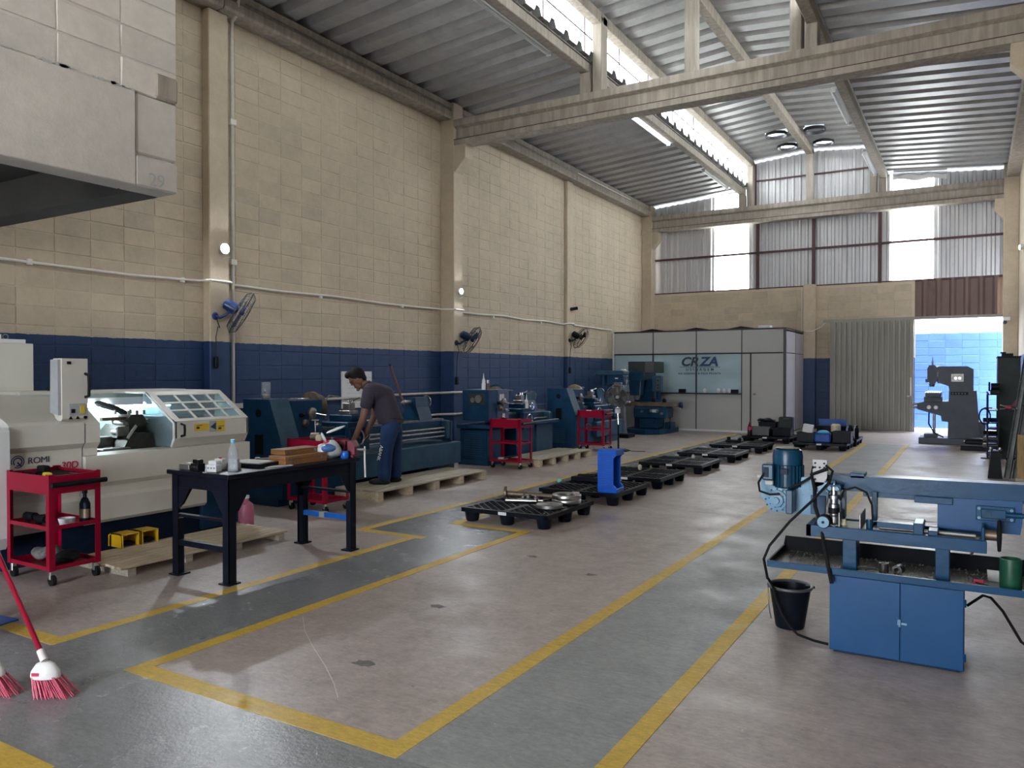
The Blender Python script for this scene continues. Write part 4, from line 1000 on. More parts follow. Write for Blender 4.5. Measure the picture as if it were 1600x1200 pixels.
# ================================================================ RED TOOL CARTS
def make_cart(loc, label):
    t = thing('tool_cart', label, 'cart', loc, 0, 'red tool carts')
    hx, hy = .30, .20
    tr = MB(); tr.box(-hx, -hy, .69, hx, -hy+.012, .83); tr.box(-hx, hy-.012, .69, hx, hy, .83); tr.box(-hx, -hy, .69, -hx+.012, hy, .83); tr.box(hx-.012, -hy, .69, hx, hy, .83)
    tr.build('tray', 'red', t, False)
    MB().box(-hx+.012, -hy+.012, .795, hx-.012, hy-.012, .805).build('tray_mat', 'rubber', t, False)
    for sx in (-1, 1):
        for sy in (-1, 1):
            p = MB(); p.box(sx*hx, sy*hy, .11, sx*(hx-.045), sy*(hy-.004), .84); p.box(sx*hx, sy*hy, .11, sx*(hx-.004), sy*(hy-.045), .84); p.build('post', 'red', t, False)
            c = MB().box(sx*(hx-.03)-.015, sy*(hy-.03)-.018, .045, sx*(hx-.03)+.015, sy*(hy-.03)+.018, .11, .004).build('caster', 'chrome', t)
            MB().cyl((sx*(hx-.03)+.012, sy*(hy-.03)-.014, .04), (sx*(hx-.03)+.012, sy*(hy-.03)+.014, .04), .04, n=16).build('wheel', 'rubber', c)
    for z in (.42, .115):
        s = MB(); s.box(-hx+.004, -hy+.004, z, hx-.004, hy-.004, z+.006)
        for a in (-1, 1): s.box(-hx+.002, a*(hy-.002), z, hx-.002, a*(hy-.014), z+.03); s.box(a*(hx-.002), -hy+.002, z, a*(hx-.014), hy-.002, z+.03)
        s.build('shelf', 'red', t, False)
    MB().cyl((hx+.045, -hy-.005, .765), (hx+.045, hy+.02, .765), .02, n=12).build('handle', 'black', t)
    for y in (-.15, .15): MB().bar((hx, y, .765), (hx+.045, y, .765), .02, .02).build('handle_bracket', 'black', t, False)
    return t
c1 = make_cart((-6.24, 3.40, 0), 'red tool cart holding bottles beside the beige CNC lathe')
for loc, lb in (((-6.64, 6.68, 0), 'red tool cart with chuck parts behind the black workbench'), ((-6.76, 11.33, 0), 'empty red tool cart in front of the louvred lathe'), ((-6.83, 14.88, 0), 'red tool cart beside the pedestal fan')):
    dup(c1, loc, 0, lb)
def small(name, mb, mat, loc, label, cat, group=None): return tag(mb.build(name, mat, None, True, loc), label, cat, group)
# on and in the carts
m = MB(); m.box(-.06, -.02, 0, .06, .02, .02, .006); m.cyl((.05, 0, .01), (.12, .0, .01), .012, n=8)
small('power_tool', m, 'black', (-6.42, 3.30, .805), 'black hand tool on the CNC cart tray', 'tool')
m = MB(); m.box(-.05, -.03, 0, .05, .03, .05, .008); small('toolbox_insert', m, 'rubber', (-6.48, 3.45, .805), 'dark case on the CNC cart tray', 'case')
m = MB(); m.box(-.03, -.02, 0, .03, .02, .04, .008); m.cyl((.02, -.024, .02), (.02, .024, .02), .016, n=10)
small('tape_measure', m, 'warn', (-6.10, 3.27, .805), 'yellow tape measure on the CNC cart tray', 'tape measure')
m = MB(); m.bar((-.06, 0, .01), (.05, .03, .01), .012, .01); m.bar((.05, .03, .01), (.08, .01, .01), .02, .012); small('caliper', m, 'chrome', (-6.05, 3.45, .805), 'bright steel caliper on the CNC cart tray', 'caliper')
def oil_bottle(loc, label, mat='black_plastic'):
    t = thing('oil_bottle', label, 'bottle', loc); MB().lathe([(.045, 0), (.05, .01), (.05, .15), (.03, .19), (.018, .20), (.018, .23), (0, .23)], n=14, sy=.7).build('bottle_body', mat, t)
    MB().cyl((0, 0, .23), (0, 0, .255), .02, n=10).build('cap', 'black', t); MB().lathe([(.0505, .04), (.0505, .11)], n=14, sy=.72).build('label', 'brown_steel', t)
oil_bottle((-6.02, 3.52, .427), 'dark oil bottle on the CNC cart middle shelf')
m = MB(); m.lathe([(.05, 0), (.06, .04), (.062, .05), (.055, .05), (.045, .005)], n=18); small('plastic_bowl', m, 'paper', (-6.06, 3.40, .427), 'white bowl on the CNC cart middle shelf', 'bowl')
for x, y, lb in ((-6.42, 3.32, 'black grinder body on the CNC cart middle shelf'), (-6.22, 3.30, 'black drill body near the CNC cart front post')):
    m = MB(); m.cyl((-.07, 0, .04), (.06, 0, .045), .032, n=12); m.cyl((.06, 0, .045), (.10, 0, .045), .02, n=10); m.box(-.06, -.02, 0, -.02, .02, .05, .006); small('power_tool', m, 'black', (x, y, .427), lb, 'tool')
m = MB(); v = []
m.ball((0, 0, .045), (.125, .10, .05), 18, 10)
m.v = [(x+.012*math.sin(40*y), y+.012*math.sin(37*x), z+.012*math.sin(33*x+29*y)) for x, y, z in m.v]
small('rag', m, 'rag', (-6.34, 3.40, .13), 'grey bundled rag on the CNC cart bottom shelf', 'rag')
m = MB(); m.ball((0, 0, .04), (.10, .10, .05), 16, 8); m.v = [(x+.015*math.sin(35*y), y, max(-.006, z+.02*math.sin(30*x))) for x, y, z in m.v]
small('glove_bundle', m, 'rubber', (-6.08, 3.40, .13), 'black gloves bundled on the CNC cart bottom shelf', 'gloves')
m = MB(); m.cyl((-.10, 0, .05), (.0, .03, .05), .05, n=14); small('shaft_piece', m, 'brown_steel', (-6.62, 6.66, .805), 'dark round shaft piece on the second red cart', 'steel part')
m = MB(); m.cyl((0, -.03, .045), (0, .03, .045), .045, n=18); small('bushing', m, 'cream', (-6.53, 6.60, .805), 'pale round bushing on the second red cart', 'bushing')
m = MB(); m.cyl((0, 0, 0), (0, 0, .24), .009, n=8); m.cyl((-.06, -.0, .24), (.06, 0, .24), .01, n=8); m.cyl((0, 0, 0), (0, 0, .03), .016, n=8); small('chuck_key', m, 'chrome', (-6.72, 6.72, .805), 'upright chrome T-handle chuck key on the second red cart', 'chuck key')
for x, y, mt, lb in ((-6.45, 6.72, 'dull_steel', 'steel jaw block near the second cart handle'), (-6.44, 6.58, 'cream', 'pale jaw block on the second red cart')):
    m = MB(); m.box(-.03, -.03, 0, .03, .03, .05, .008); m.cyl((0, 0, .05), (0, 0, .08), .014, n=8); small('chuck_jaw', m, mt, (x, y, .775), lb, 'steel part')
m = MB(); m.bar((-.12, 0, .012), (.12, .03, .012), .03, .016, .004); m.cyl((.12, .03, 0), (.12, .03, .025), .03, n=10); small('spanner', m, 'steel', (-6.75, 11.38, .805), 'spanner lying on the empty red cart tray', 'spanner')
m = MB(); m.bar((-.16, 0, .02), (.10, .05, .08), .05, .02, .006); small('file_case', m, 'black', (-6.75, 11.34, .13), 'dark tool case on the empty red cart bottom shelf', 'case')
m = MB(); m.box(-.08, -.04, 0, .08, .04, .03, .006); small('spray_pack', m, 'bag_white', (-6.95, 11.38, .13), 'white wrapped packet on the empty red cart bottom shelf', 'packet')
m = MB(); m.cyl((-.08, 0, .04), (.06, .0, .05), .04, n=12); m.cyl((.06, 0, .05), (.10, 0, .05), .05, n=14); small('angle_grinder', m, 'dark_red', (-6.78, 14.86, .427), 'red angle grinder on the cart beside the fan', 'tool')
m = MB(); m.ring((0, 0, .05), .06, .012, (0, 1, .3), 20, 6); small('hose_clamp', m, 'steel', (-6.93, 14.8, .445), 'bright steel ring on the cart beside the fan', 'ring')
m = MB(); m.box(-.05, -.03, 0, .05, .03, .03, .006); small('white_block', m, 'paper', (-6.95, 14.85, .805), 'white block on the cart beside the fan', 'block')

# ================================================================ WOODEN PLATFORM PALLETS
def platform(loc, L, label):
    t = thing('wooden_pallet', label, 'pallet', loc, R90, 'long wooden standing pallets')
    bd = MB().box(0, 0, 0, L, .118, .022, .003).mesh('board'); bd.materials.append(M['wood_grey'])
    for k in range(6): put('board', bd, t, (random.uniform(-.02, .02), k*.125, .108+random.uniform(-.003, .003)))
    n = 5
    for k in range(n): MB().box(k*(L-.1)/(n-1), 0, 0, k*(L-.1)/(n-1)+.1, .735, .106).build('bearer', 'wood_pale', t, False)
platform((-6.38, 7.45, 0), 2.5, 'long wooden pallet the worker is standing on')
platform((-6.36, 11.62, 0), 2.1, 'long wooden pallet in front of the louvred lathe')

# ================================================================ BLACK WORKBENCH
tb = thing('workbench', 'black steel workbench with boxes, bottle and vise on top', 'table', (-5.15, 4.62, 0))
tx0, tx1, ty0, ty1 = -.36, .37, -.74, .72
MB().box(tx0, ty0, .805, tx1, ty1, .84, .005).build('bench_top', 'table_black', tb)
ap = MB(); ap.box(tx0+.06, ty0+.04, .70, tx1-.06, ty0+.06, .806); ap.box(tx0+.06, ty1-.06, .70, tx1-.06, ty1-.04, .806); ap.box(tx0+.04, ty0+.04, .70, tx0+.06, ty1-.04, .806); ap.box(tx1-.06, ty0+.04, .70, tx1-.04, ty1-.04, .806)
ap.build('apron_frame', 'table_black', tb, False)
for sx in (-1, 1):
    for sy in (-1, 1):
        x = tx1-.03 if sx > 0 else tx0+.03; y = ty1-.03 if sy > 0 else ty0+.03
        l = MB(); l.box(x, y, .01, x-sx*.07, y-sy*.006, .80); l.box(x, y, .01, x-sx*.006, y-sy*.07, .80); l.box(x-sx*.012, y-sy*.012, .01, x-sx*.062, y-sy*.062, .45)
        l.build('leg', 'table_black', tb, False)
        MB().box(x+sx*.02, y+sy*.02, 0, x-sx*.095, y-sy*.095, .012).build('foot_plate', 'table_black', tb, False)
        gs = MB(); gs.prism([(y-sy*.005, .70), (y-sy*.20, .70), (y-sy*.10, .55), (y-sy*.005, .50)], 'x', x-sx*.008, x-sx*.016); gs.prism([(x-sx*.005, .70), (x-sx*.20, .70), (x-sx*.10, .55), (x-sx*.005, .50)], 'y', y-sy*.008, y-sy*.016); gs.build('gusset', 'table_black', tb, False)
for y, z, mt in ((ty0+.06, .24, 'table_black'), (ty0+.06, .47, 'table_black'), (ty1-.06, .27, 'blue_plastic'), (ty1-.06, .52, 'table_black')):
    h = .045 if z < .3 else .02
    MB().box(tx0+.06, y-.025, z, tx1-.06, y+.025, z+h, .003).build('cross_bar', mt, tb)
MB().box(-.06, ty1-.09, .268, .0, ty1-.03, .318, .001).build('bar_tape', 'ink_grey', tb)
BZ = .84
t = thing('water_bottle', 'clear water bottle with light blue cap on the workbench', 'bottle', (-4.93, 4.05, BZ))
MB().lathe([(.034, 0), (.038, .01), (.036, .05), (.038, .06), (.036, .10), (.038, .11), (.038, .16), (.02, .205), (.015, .215), (.015, .23)], n=18).build('bottle_body', 'bottle_plastic', t)
MB().cyl((0, 0, .228), (0, 0, .25), .018, n=14).build('cap', 'cyan_plastic', t)
def contactor(loc, rz, body, label, n=3):
    t = thing('contactor', label, 'electrical part', loc, rz, 'electrical parts on the workbench')
    MB().box(-.045, -.035, 0, .045, .035, .055, .004).build('housing', body, t)
    MB().box(-.038, -.025, .055, .038, .025, .085, .004).build('cover', body, t)
    for k in range(n): MB().cyl((-.028+k*.028, -.036, .03), (-.028+k*.028, -.034, .03), .008, n=8).build('terminal', 'dull_steel', t)
contactor((-5.06, 3.98, BZ), .2, 'paper', 'white contactor nearest to the water bottle')
contactor((-5.14, 4.10, BZ), .2, 'paper', 'white breaker with a red rocker behind the first contactor')
contactor((-5.24, 3.97, BZ), -.1, 'black', 'black contactor between the metal block and white breaker')
contactor((-5.04, 4.15, BZ), .5, 'ink_grey', 'grey contactor right beside the water bottle')
small('breaker_rocker', MB().box(-.012, -.008, 0, .012, .008, .012, .002), 'ink_red', (-5.14, 4.10, BZ+.085), 'tiny red rocker on top of the white breaker', 'switch')
m = MB(); m.box(-.06, -.05, 0, .06, .05, .045, .004); m.box(-.03, -.03, .045, .03, .03, .05); small('metal_block', m, 'dull_steel', (-5.36, 3.98, BZ), 'flat grey metal block at the bench corner by the CNC lathe', 'block')
m = MB(Matrix.Rotation(.15, 4, 'Z')); m.box(-.16, -.12, 0, .16, .12, .035, .004); small('binder', m, 'black_plastic', (-5.08, 4.38, BZ), 'black binder lying flat on the workbench', 'binder')
m = MB(Matrix.Rotation(.15, 4, 'Z')); m.box(-.15, -.105, 0, .15, .105, .003); small('paper_sheet', m, 'paper', (-5.12, 4.40, BZ+.035), 'white printed sheet on the black binder', 'paper')
m = MB(Matrix.Rotation(1.3, 4, 'Z')); m.box(-.11, -.05, 0, .11, .05, .004); m.box(-.08, -.06, .004, .12, .03, .007); small('paper_sheet', m, 'paper', (-4.90, 4.46, BZ), 'crumpled white paper by the wooden box', 'paper')
def wbox(loc, rz, sx, sy, sz, label):
    t = thing('wooden_box', label, 'box', loc, rz, 'small wooden instrument boxes')
    MB().box(-sx/2, -sy/2, 0, sx/2, sy/2, sz*.62, .003).build('box_body', 'wood_box', t); MB().box(-sx/2, -sy/2, sz*.64, sx/2, sy/2, sz, .003).build('lid', 'wood_box', t)
    for y in (-sy*.36, sy*.36): MB().box(sx/2, y-.012, sz*.4, sx/2+.004, y+.012, sz*.75, .001).build('clasp', 'dull_steel', t)
wbox((-4.96, 4.76, BZ), 0, .20, .48, .075, 'large shallow wooden instrument box at the bench edge')
wbox((-5.04, 4.80, BZ+.075), .0, .17, .40, .045, 'smaller wooden box stacked on the instrument box')
m = MB(Matrix.Rotation(.9, 4, 'Z')); m.bar((-.12, 0, .02), (.10, 0, .02), .025, .02, .004); m.box(-.14, -.03, 0, -.10, .04, .035, .004); small('micrometer', m, 'steel', (-5.24, 4.72, BZ), 'steel micrometer behind the wooden boxes', 'tool')
t = thing('shopping_bag', 'knotted white plastic bag with blue print on the bench', 'bag', (-4.94, 5.10, BZ))
m = MB(); m.ball((0, 0, .075), (.095, .12, .085), 22, 14)
m.v = [(x*(1+.10*math.sin(14*y+9*z)), y*(1+.08*math.sin(21*x+13*z)), max(0, z+.012*math.sin(25*x+31*y))) for x, y, z in m.v]
m.build('bag_body', 'bag_film', t)
m = MB(); m.ball((.045, -.04, .10), (.058, .085, .04), 14, 9); m.build('printed_panel', 'bag_blue', t)
for a, b, wd in (((0, -.03, .15), (-.03, -.06, .24), .032), ((-.01, -.02, .23), (.05, .16, .29), .028)):
    a, b = Vector(a), Vector(b); c = (a+b)/2; m = MB(); d = (b-a); q = d.to_track_quat('Z', 'Y').to_matrix().to_4x4(); q.translation = c
    m.m = q; m.ball((0, 0, 0), (wd, .012, d.length/2), 12, 9); m.build('bag_ear', 'bag_white', t)
MB().ring((0, -.03, .155), .022, .008, (0, -.2, 1), 14, 6).build('knot', 'ink_red', t)
m = MB(); m.lathe([(.035, 0), (.04, .01), (.04, .05), (.03, .065), (0, .066)], n=16); small('bottle_cap', m, 'blue_plastic', (-4.86, 5.22, BZ), 'round blue cap between the bag and the vise', 'cap')
t = thing('bench_vise', 'dark red bench vise clamped at the bench end', 'vise', (-4.92, 5.30, BZ), .3)
MB().box(-.10, -.06, 0, .10, .06, .03, .006).build('vise_base', 'dark_red', t)
MB().prism([(-.09, .03), (-.09, .10), (-.05, .15), (.02, .15), (.02, .03)], 'y', -.055, .055).build('fixed_jaw', 'dark_red', t, False)
MB().prism([(.04, .03), (.04, .15), (.08, .15), (.11, .10), (.11, .03)], 'y', -.055, .055).build('moving_jaw', 'dark_red', t, False)
MB().cyl((.09, 0, .07), (.19, 0, .07), .014, n=10).build('screw', 'dull_steel', t)
MB().tube([(.185, 0, .10), (.185, .0, -.02), (.187, .005, -.16), (.19, .0, -.18)], .008, 6).build('handle_bar', 'pipe_white', t)
MB().cyl((-.03, -.057, .09), (-.03, -.054, .09), .03, n=14).build('badge', 'black', t)

# ================================================================ DRILL PRESS, BLUE MILL, PEDESTAL FAN
t = thing('drill_press', 'blue column drill press in front of the blue milling machine', 'drill press', (-7.58, 18.15, 0))
MB().box(-.30, -.22, 0, .26, .25, .10, .015).build('base', 'black', t)
MB().lathe([(.17, .10), (.15, .2), (.12, .75), (.10, .80)], (-.05, .05, 0), n=18).build('column', 'mill_grey', t)
MB().cyl((-.05, .10, .8), (-.05, .10, 1.4), .06, n=16).build('upper_column', 'dull_steel', t)
MB().box(-.22, -.2, .86, .16, .2, .91, .01).build('work_table', 'dull_steel', t)
MB().box(-.32, -.16, 1.32, .10, .22, 1.56, .02).build('head', 'machine_blue', t)
MB().box(-.66, -.18, 1.56, .10, .24, 1.68, .02).build('belt_cover', 'machine_blue_light', t)
MB().cyl((-.52, .05, 1.30), (-.52, .05, 1.56), .085, n=18).build('motor', 'machine_blue', t)
MB().cyl((-.10, -.05, 1.06), (-.10, -.05, 1.32), .04, n=14).build('quill', 'dull_steel', t)
MB().cyl((.10, -.06, 1.42), (.16, -.06, 1.42), .035, n=12).build('feed_hub', 'steel', t)
for k in range(3):
    a = 2*PI*k/3; MB().cyl((.15, -.06, 1.42), (.17, -.06+.16*math.cos(a), 1.42+.16*math.sin(a)), .008, n=6).build('feed_lever', 'chrome', t)
MB().box(-.12, -.165, 1.47, -.04, -.16, 1.50).build('maker_plate', 'paper', t, False)
MB().lathe([(.07, 0), (.08, .03), (.05, .06)], (.05, -.02, 1.66), n=14).build('lamp_cup', 'cream', t)

t = thing('milling_machine', 'dark blue knee mill standing before the office window', 'milling machine', (-7.6, 20.0, 0))
MB().prism([(-.55, -.75), (.25, -.85), (.55, -.60), (.62, .0), (.62, .75), (-.5, .75)], 'z', 0, .13).build('base_pan', 'machine_blue', t, False)
MB().prism([(-.42, .12), (-.42, 1.45), (.12, 1.45), (.18, .12)], 'y', .10, .65).build('column', 'machine_blue', t, False)
MB().box(-.46, -.35, 1.42, .0, .65, 1.66, .02).build('ram', 'machine_blue', t)
MB().box(-.47, -.25, 1.62, .26, .55, 1.93, .01).build('drive_cover', 'grey_green', t)
MB().box(.02, -.26, 1.63, .262, -.252, 1.92).build('cover_panel', 'mesh_grey', t, False)
MB().prism([(-.32, 1.02), (-.36, 1.44), (-.02, 1.44), (-.06, 1.02)], 'y', -.48, -.18).build('milling_head', 'machine_blue', t, False)
MB().cyl((-.19, -.33, .90), (-.19, -.33, 1.03), .06, .08, 16).build('spindle', 'dull_steel', t)
MB().cyl((-.05, -.48, .92), (-.02, -.5, 1.40), .014, n=8).build('quill_lever', 'chrome', t)
MB().box(-.55, -.42, .73, .98, -.06, .84, .01).build('work_table', 'brown_steel', t)
MB().cyl((.98, -.24, .78), (1.04, -.24, .78), .075, n=18).build('table_end', 'machine_blue', t)
MB().ring((1.05, -.26, .74), .05, .011, (1, 0, 0), 18, 6).build('hand_wheel', 'machine_blue', t)
MB().box(-.20, -.55, .42, .72, .02, .72, .03).build('saddle', 'machine_blue', t)
MB().box(-.05, -.52, .14, .48, .02, .44, .04).build('knee', 'machine_blue', t)
for x, z in ((.05, .60), (.30, .62), (.48, .62), (.60, .55)): MB().lathe([(.04, 0), (.04, .02), (.02, .05), (0, .05)], (x, -.55, z), (0, -1, 0), 12).build('feed_dial', 'dull_steel', t)
MB().box(.34, -.56, .58, .50, -.548, .66).build('name_plate', 'paper', t, False)
MB().box(.18, -.15, 1.12, .42, .05, 1.55, .012).build('control_box', 'machine_blue_light', t)
MB().box(.30, -.156, 1.16, .40, -.148, 1.50).build('control_panel', 'mesh_grey', t, False)
for z in (1.22, 1.30, 1.42): MB().cyl((.35, -.175, z), (.35, -.15, z), .018, n=10).build('push_button', 'black', t)
MB().box(.24, .0, .9, .30, .06, 1.12).build('control_arm', 'machine_blue', t, False)
MB().tube([(.66, -.2, .72), (.72, -.25, .45), (.70, -.2, .18), (.62, .0, .12)], .012, 6).build('hose', 'rubber', t)
MB().box(.5, -.05, .13, .66, .35, .30, .01).build('coolant_box', 'machine_blue', t)
for x in (.25, .55): MB().lathe([(.05, 0), (.055, .05), (.03, .10), (0, .11)], (x, -.22, .84), n=12).build('clamp', 'black', t)

t = thing('pedestal_fan', 'grey pedestal fan on a black pole beside the red cart', 'fan', (-6.3, 14.9, 0))
MB().box(-.22, -.10, 0, .22, .10, .025, .008).build('base', 'black', t)
MB().cyl((0, 0, .02), (0, 0, .55), .018, n=10).build('pole', 'black', t); MB().cyl((0, 0, .5), (-.02, 0, .92), .012, n=10).build('upper_pole', 'chrome', t)
MB().box(-.06, -.04, .78, .03, .04, .90, .01).build('height_clamp', 'bag_white', t)
d = Vector((.35, -.94, 0)).normalized(); c = Vector((-.02, 0, 1.12))
MB().lathe([(.04, -.16), (.08, -.12), (.085, -.02), (.05, 0)], c, d, 14).build('motor', 'black', t)
b = MB(); q = d.to_track_quat('Z', 'Y').to_matrix(); h = c+d*.06; b.cyl(h-d*.02, h+d*.04, .045, .04, 14)
for k in range(4):
    a = 2*PI*k/4+.4; u = q @ Vector((math.cos(a), math.sin(a), 0)); wv = q @ Vector((-math.sin(a), math.cos(a), 0))
    p = [h+u*.04-wv*.03-d*.02, h+u*.04+wv*.03+d*.02, h+u*.15+wv*.11+d*.03, h+u*.21+wv*.03, h+u*.19-wv*.05-d*.03]
    b.add(p+[x-d*.004 for x in p], [(0, 1, 2, 3, 4), (9, 8, 7, 6, 5)]+[(i, (i+1) % 5, (i+1) % 5+5, i+5) for i in range(5)])
b.build('blades', 'mesh_grey', t)
g_ = MB()
for off, R in ((.06, .245), (.13, .20), (-.02, .20), (.15, .07)): g_.ring(c+d*off, R, .006, d, 30, 5)
for k in range(36):
    a = 2*PI*k/36; u = q @ Vector((math.cos(a), math.sin(a), 0))
    g_.tube([c+d*.06+u*.245, c+d*.13+u*.20, c+d*.15+u*.06], .0028, 4); g_.tube([c+d*.06+u*.245, c-d*.02+u*.20, c-d*.05+u*.08], .0028, 4)
g_.build('cage', 'mesh_grey', t, False)
MB().tube([(0, .03, .05), (.12, .1, .04), (.3, .0, .012), (.55, .1, .012)], .006, 5).build('power_cord', 'black', t)
MB().box(-.10, -.02, 1.33, .06, .08, 1.42, .01).build('top_box', 'mesh_grey', t)

# ================================================================ GREY VERTICAL MILL BY THE DOORWAY
t = thing('vertical_mill', 'grey vertical milling machine silhouetted in the far doorway', 'milling machine', (-.2, 20.4, 0))
MB().box(-.86, -.35, 0, .34, .45, .14, .01).build('base', 'mill_grey', t)
MB().prism([(-.28, .14), (-.26, 1.22), (.28, 1.22), (.36, .14)], 'y', -.26, .34).build('column', 'mill_grey', t, False)
MB().prism([(-.25, 1.22), (-.27, 1.32), (-.48, 1.40), (-.48, 1.77), (.10, 1.77), (.22, 1.70), (.22, 1.22)], 'y', -.24, .30).build('upper_body', 'mill_grey', t, False)
MB().cyl((-.50, .0, 1.58), (-.44, .0, 1.58), .20, n=28).build('swivel_ring', 'dull_steel', t)
MB().prism([(-.70, 1.46), (-.70, 1.72), (-.66, 1.80), (-.54, 1.80), (-.50, 1.74), (-.50, 1.44), (-.56, 1.36), (-.64, 1.36)], 'y', -.18, .18).build('milling_head', 'mill_grey', t, False)
MB().cyl((-.61, 0, 1.30), (-.61, 0, 1.37), .05, .07, 16).build('spindle', 'dull_steel', t)
MB().cyl((-.60, 0, 1.80), (-.60, 0, 1.90), .02, n=10).build('draw_bar', 'dull_steel', t); MB().cyl((-.60, 0, 1.90), (-.60, 0, 1.98), .008, n=8).build('draw_bar_tip', 'dull_steel', t)
MB().box(-.74, -.12, 1.40, -.68, .05, 1.48, .01).build('feed_hub', 'mill_grey', t)
MB().box(-.22, -.25, 1.42, .03, -.242, 1.60, .002).build('control_panel', 'dull_steel', t)
for x in (-.13, -.05): MB().cyl((x, -.265, 1.50), (x, -.25, 1.50), .028, n=14).build('speed_dial', 'chrome', t)
MB().box(-.22, -.266, 1.12, .12, -.262, 1.19).build('name_plate', 'black', t, False)
for k in range(5): MB().box(-.20+k*.06, -.268, 1.135, -.165+k*.06, -.2665, 1.175).build('plate_print', 'mill_grey', t, False)
MB().prism([(-.90, .78), (-.90, .92), (-.70, .97), (-.26, .97), (-.26, .50), (-.40, .52), (-.42, .64)], 'y', -.22, .28).build('knee', 'mill_grey', t, False)
MB().box(-.76, -.28, .95, -.40, .32, 1.08, .01).build('saddle', 'mill_grey', t)
MB().box(-.72, -.55, 1.08, -.42, .75, 1.17, .008).build('work_table', 'mill_grey', t)
for k in range(7): MB().box(-.72+k*.045, -.56, 1.17, -.70+k*.045, .75, 1.19).build('table_slot_rib', 'steel', t, False)
for z in (.82, .90): MB().cyl((-1.00, -.05, z), (-.88, -.05, z), .03, n=12).build('crank_shaft', 'dull_steel', t)
for x in (-.66, -.52): MB().cyl((x, -.24, .83), (x, -.22, .83), .045, n=16).build('dial', 'dull_steel', t)
MB().cyl((-.56, .05, .14), (-.56, .05, .66), .03, n=10).build('knee_screw', 'dull_steel', t)
MB().box(-.76, -.22, .14, -.48, .22, .22, .01).build('screw_foot', 'mill_grey', t)
MB().tube([(-.66, -.1, .72), (-.66, -.2, .45), (-.55, -.28, .25), (-.36, -.3, .16)], .016, 6).build('hose', 'rubber', t)
MB().box(.30, -.2, .14, .46, .3, .52, .02).build('motor_cover', 'mill_grey', t)

# things around it
def stack_plate(loc, sx, sy, z0, z1, mat, label, name='machine_table'):
    t = thing(name, label, 'steel part', loc); MB().box(-sx/2, -sy/2, z0, sx/2, sy/2, z1, .01).build('plate_body', mat, t); return t
t = stack_plate((.05, 18.9, 0), .52, .45, 0, .09, 'black', 'low black pallet with steel parts beside the grey mill', 'parts_pallet')
MB().box(-.24, -.2, .09, .24, .2, .13, .01).build('plate', 'mill_grey', t); MB().box(-.18, -.15, .13, .20, .15, .22, .02).build('casting', 'black', t); MB().box(-.16, -.14, .22, .14, .14, .25, .008).build('top_plate', 'grey_green', t)
for x, z in ((-.2, .17), (.16, .27)): MB().cyl((x, -.1, z), (x+.06, -.1, z+.03), .025, n=10).build('stub_shaft', 'steel', t)
t = thing('steel_rack', 'narrow dark storage rack beside the tall grey cabinet', 'rack', (.30, 17.6, 0))
for x in (-.05, .12):
    for y in (-.5, .5): MB().box(x-.012, y-.012, 0, x+.012, y+.012, 1.25).build('post', 'black', t, False)
for z in (.06, .18, .30, .42, .54, .66, .90, 1.2): MB().box(-.06, -.5, z, .13, .5, z+.015).build('shelf', 'black', t, False)
MB().box(-.16, -.55, .0, .06, -.48, .02).build('foot', 'black', t, False)
for k, (z, mt) in enumerate(((.20, 'steel'), (.32, 'dull_steel'), (.44, 'black'), (.68, 'navy'))):
    tag(MB().cyl((.18, 17.2, z+.045), (.42, 17.25, z+.045), .04, n=12).build('round_bar', mt), ('bright round bar on the second shelf of the dark rack', 'dull round bar on the third shelf of the dark rack', 'black round bar on the fourth shelf of the dark rack', 'navy round bar high on the dark rack')[k], 'steel bar')
t = thing('bench_grinder', 'black bench grinder on top of the dark rack', 'grinder', (.32, 17.35, 1.215)); MB().cyl((-.02, 0, .14), (.12, 0, .14), .07, n=14).build('motor', 'black', t); MB().box(-.03, -.06, 0, .13, .06, .08, .01).build('stand', 'black', t); MB().cyl((-.06, 0, .14), (-.03, 0, .14), .09, n=18).build('wheel_guard', 'black', t)
t = thing('coiled_hose', 'black hose coil hanging on the dark rack', 'hose', (.20, 17.07, .95)); c_ = MB()
for k in range(5): c_.ring((0, -.015*k, -.15), .14+.006*(k % 3), .009, (.8, .6, 0), 26, 6, 1)
c_.build('coil', 'rubber', t); MB().box(-.01, -.02, .0, .12, .01, .02).build('hook', 'black', t)
t = thing('tall_cabinet', 'tall dark grey-green steel cabinet at the end of the rack', 'cabinet', (.62, 18.6, 0))
MB().box(-.19, -.4, 0, .19, .5, 1.92, .006).build('cabinet_body', 'grey_green', t); MB().box(-.20, -.41, 1.92, .20, .51, 1.95, .004).build('cabinet_top', 'black', t)
MB().box(-.17, -.406, .08, .17, -.40, 1.86, .002).build('door', 'grey_green', t); MB().box(.12, -.42, .95, .14, -.405, 1.1, .003).build('handle', 'chrome', t)
t = thing('drill_case', 'dark case standing on the tall cabinet', 'case', (.60, 18.6, 1.95)); MB().box(-.10, -.1, 0, .1, .1, .06, .01).build('case_body', 'black', t); MB().box(-.12, -.02, .06, -.02, .02, .09, .008).build('handle', 'black', t)
def leaning(p0, p1, wd, hg, mat, label):
    t = thing('steel_profile', label, 'steel bar', p0, 0, 'bars leaning on the wall'); d = Vector(p1)-Vector(p0)
    m = MB(); q = d.to_track_quat('X', 'Z').to_matrix().to_4x4(); L = d.length
    m.box(0, -wd/2, -hg/2, L, wd/2, -hg/2+.004, 0, q); m.box(0, -wd/2, -hg/2, L, -wd/2+.004, hg/2, 0, q); m.box(0, wd/2-.004, -hg/2, L, wd/2, hg/2, 0, q); m.build('channel', mat, t, False)
    for k in (.12, .45, .62): c = d*k; MB().cyl(c+Vector((-.03, -.05, 0)), c+Vector((-.05, -.06, .0)), .018, n=10).build('bolt_head', 'chrome', t)
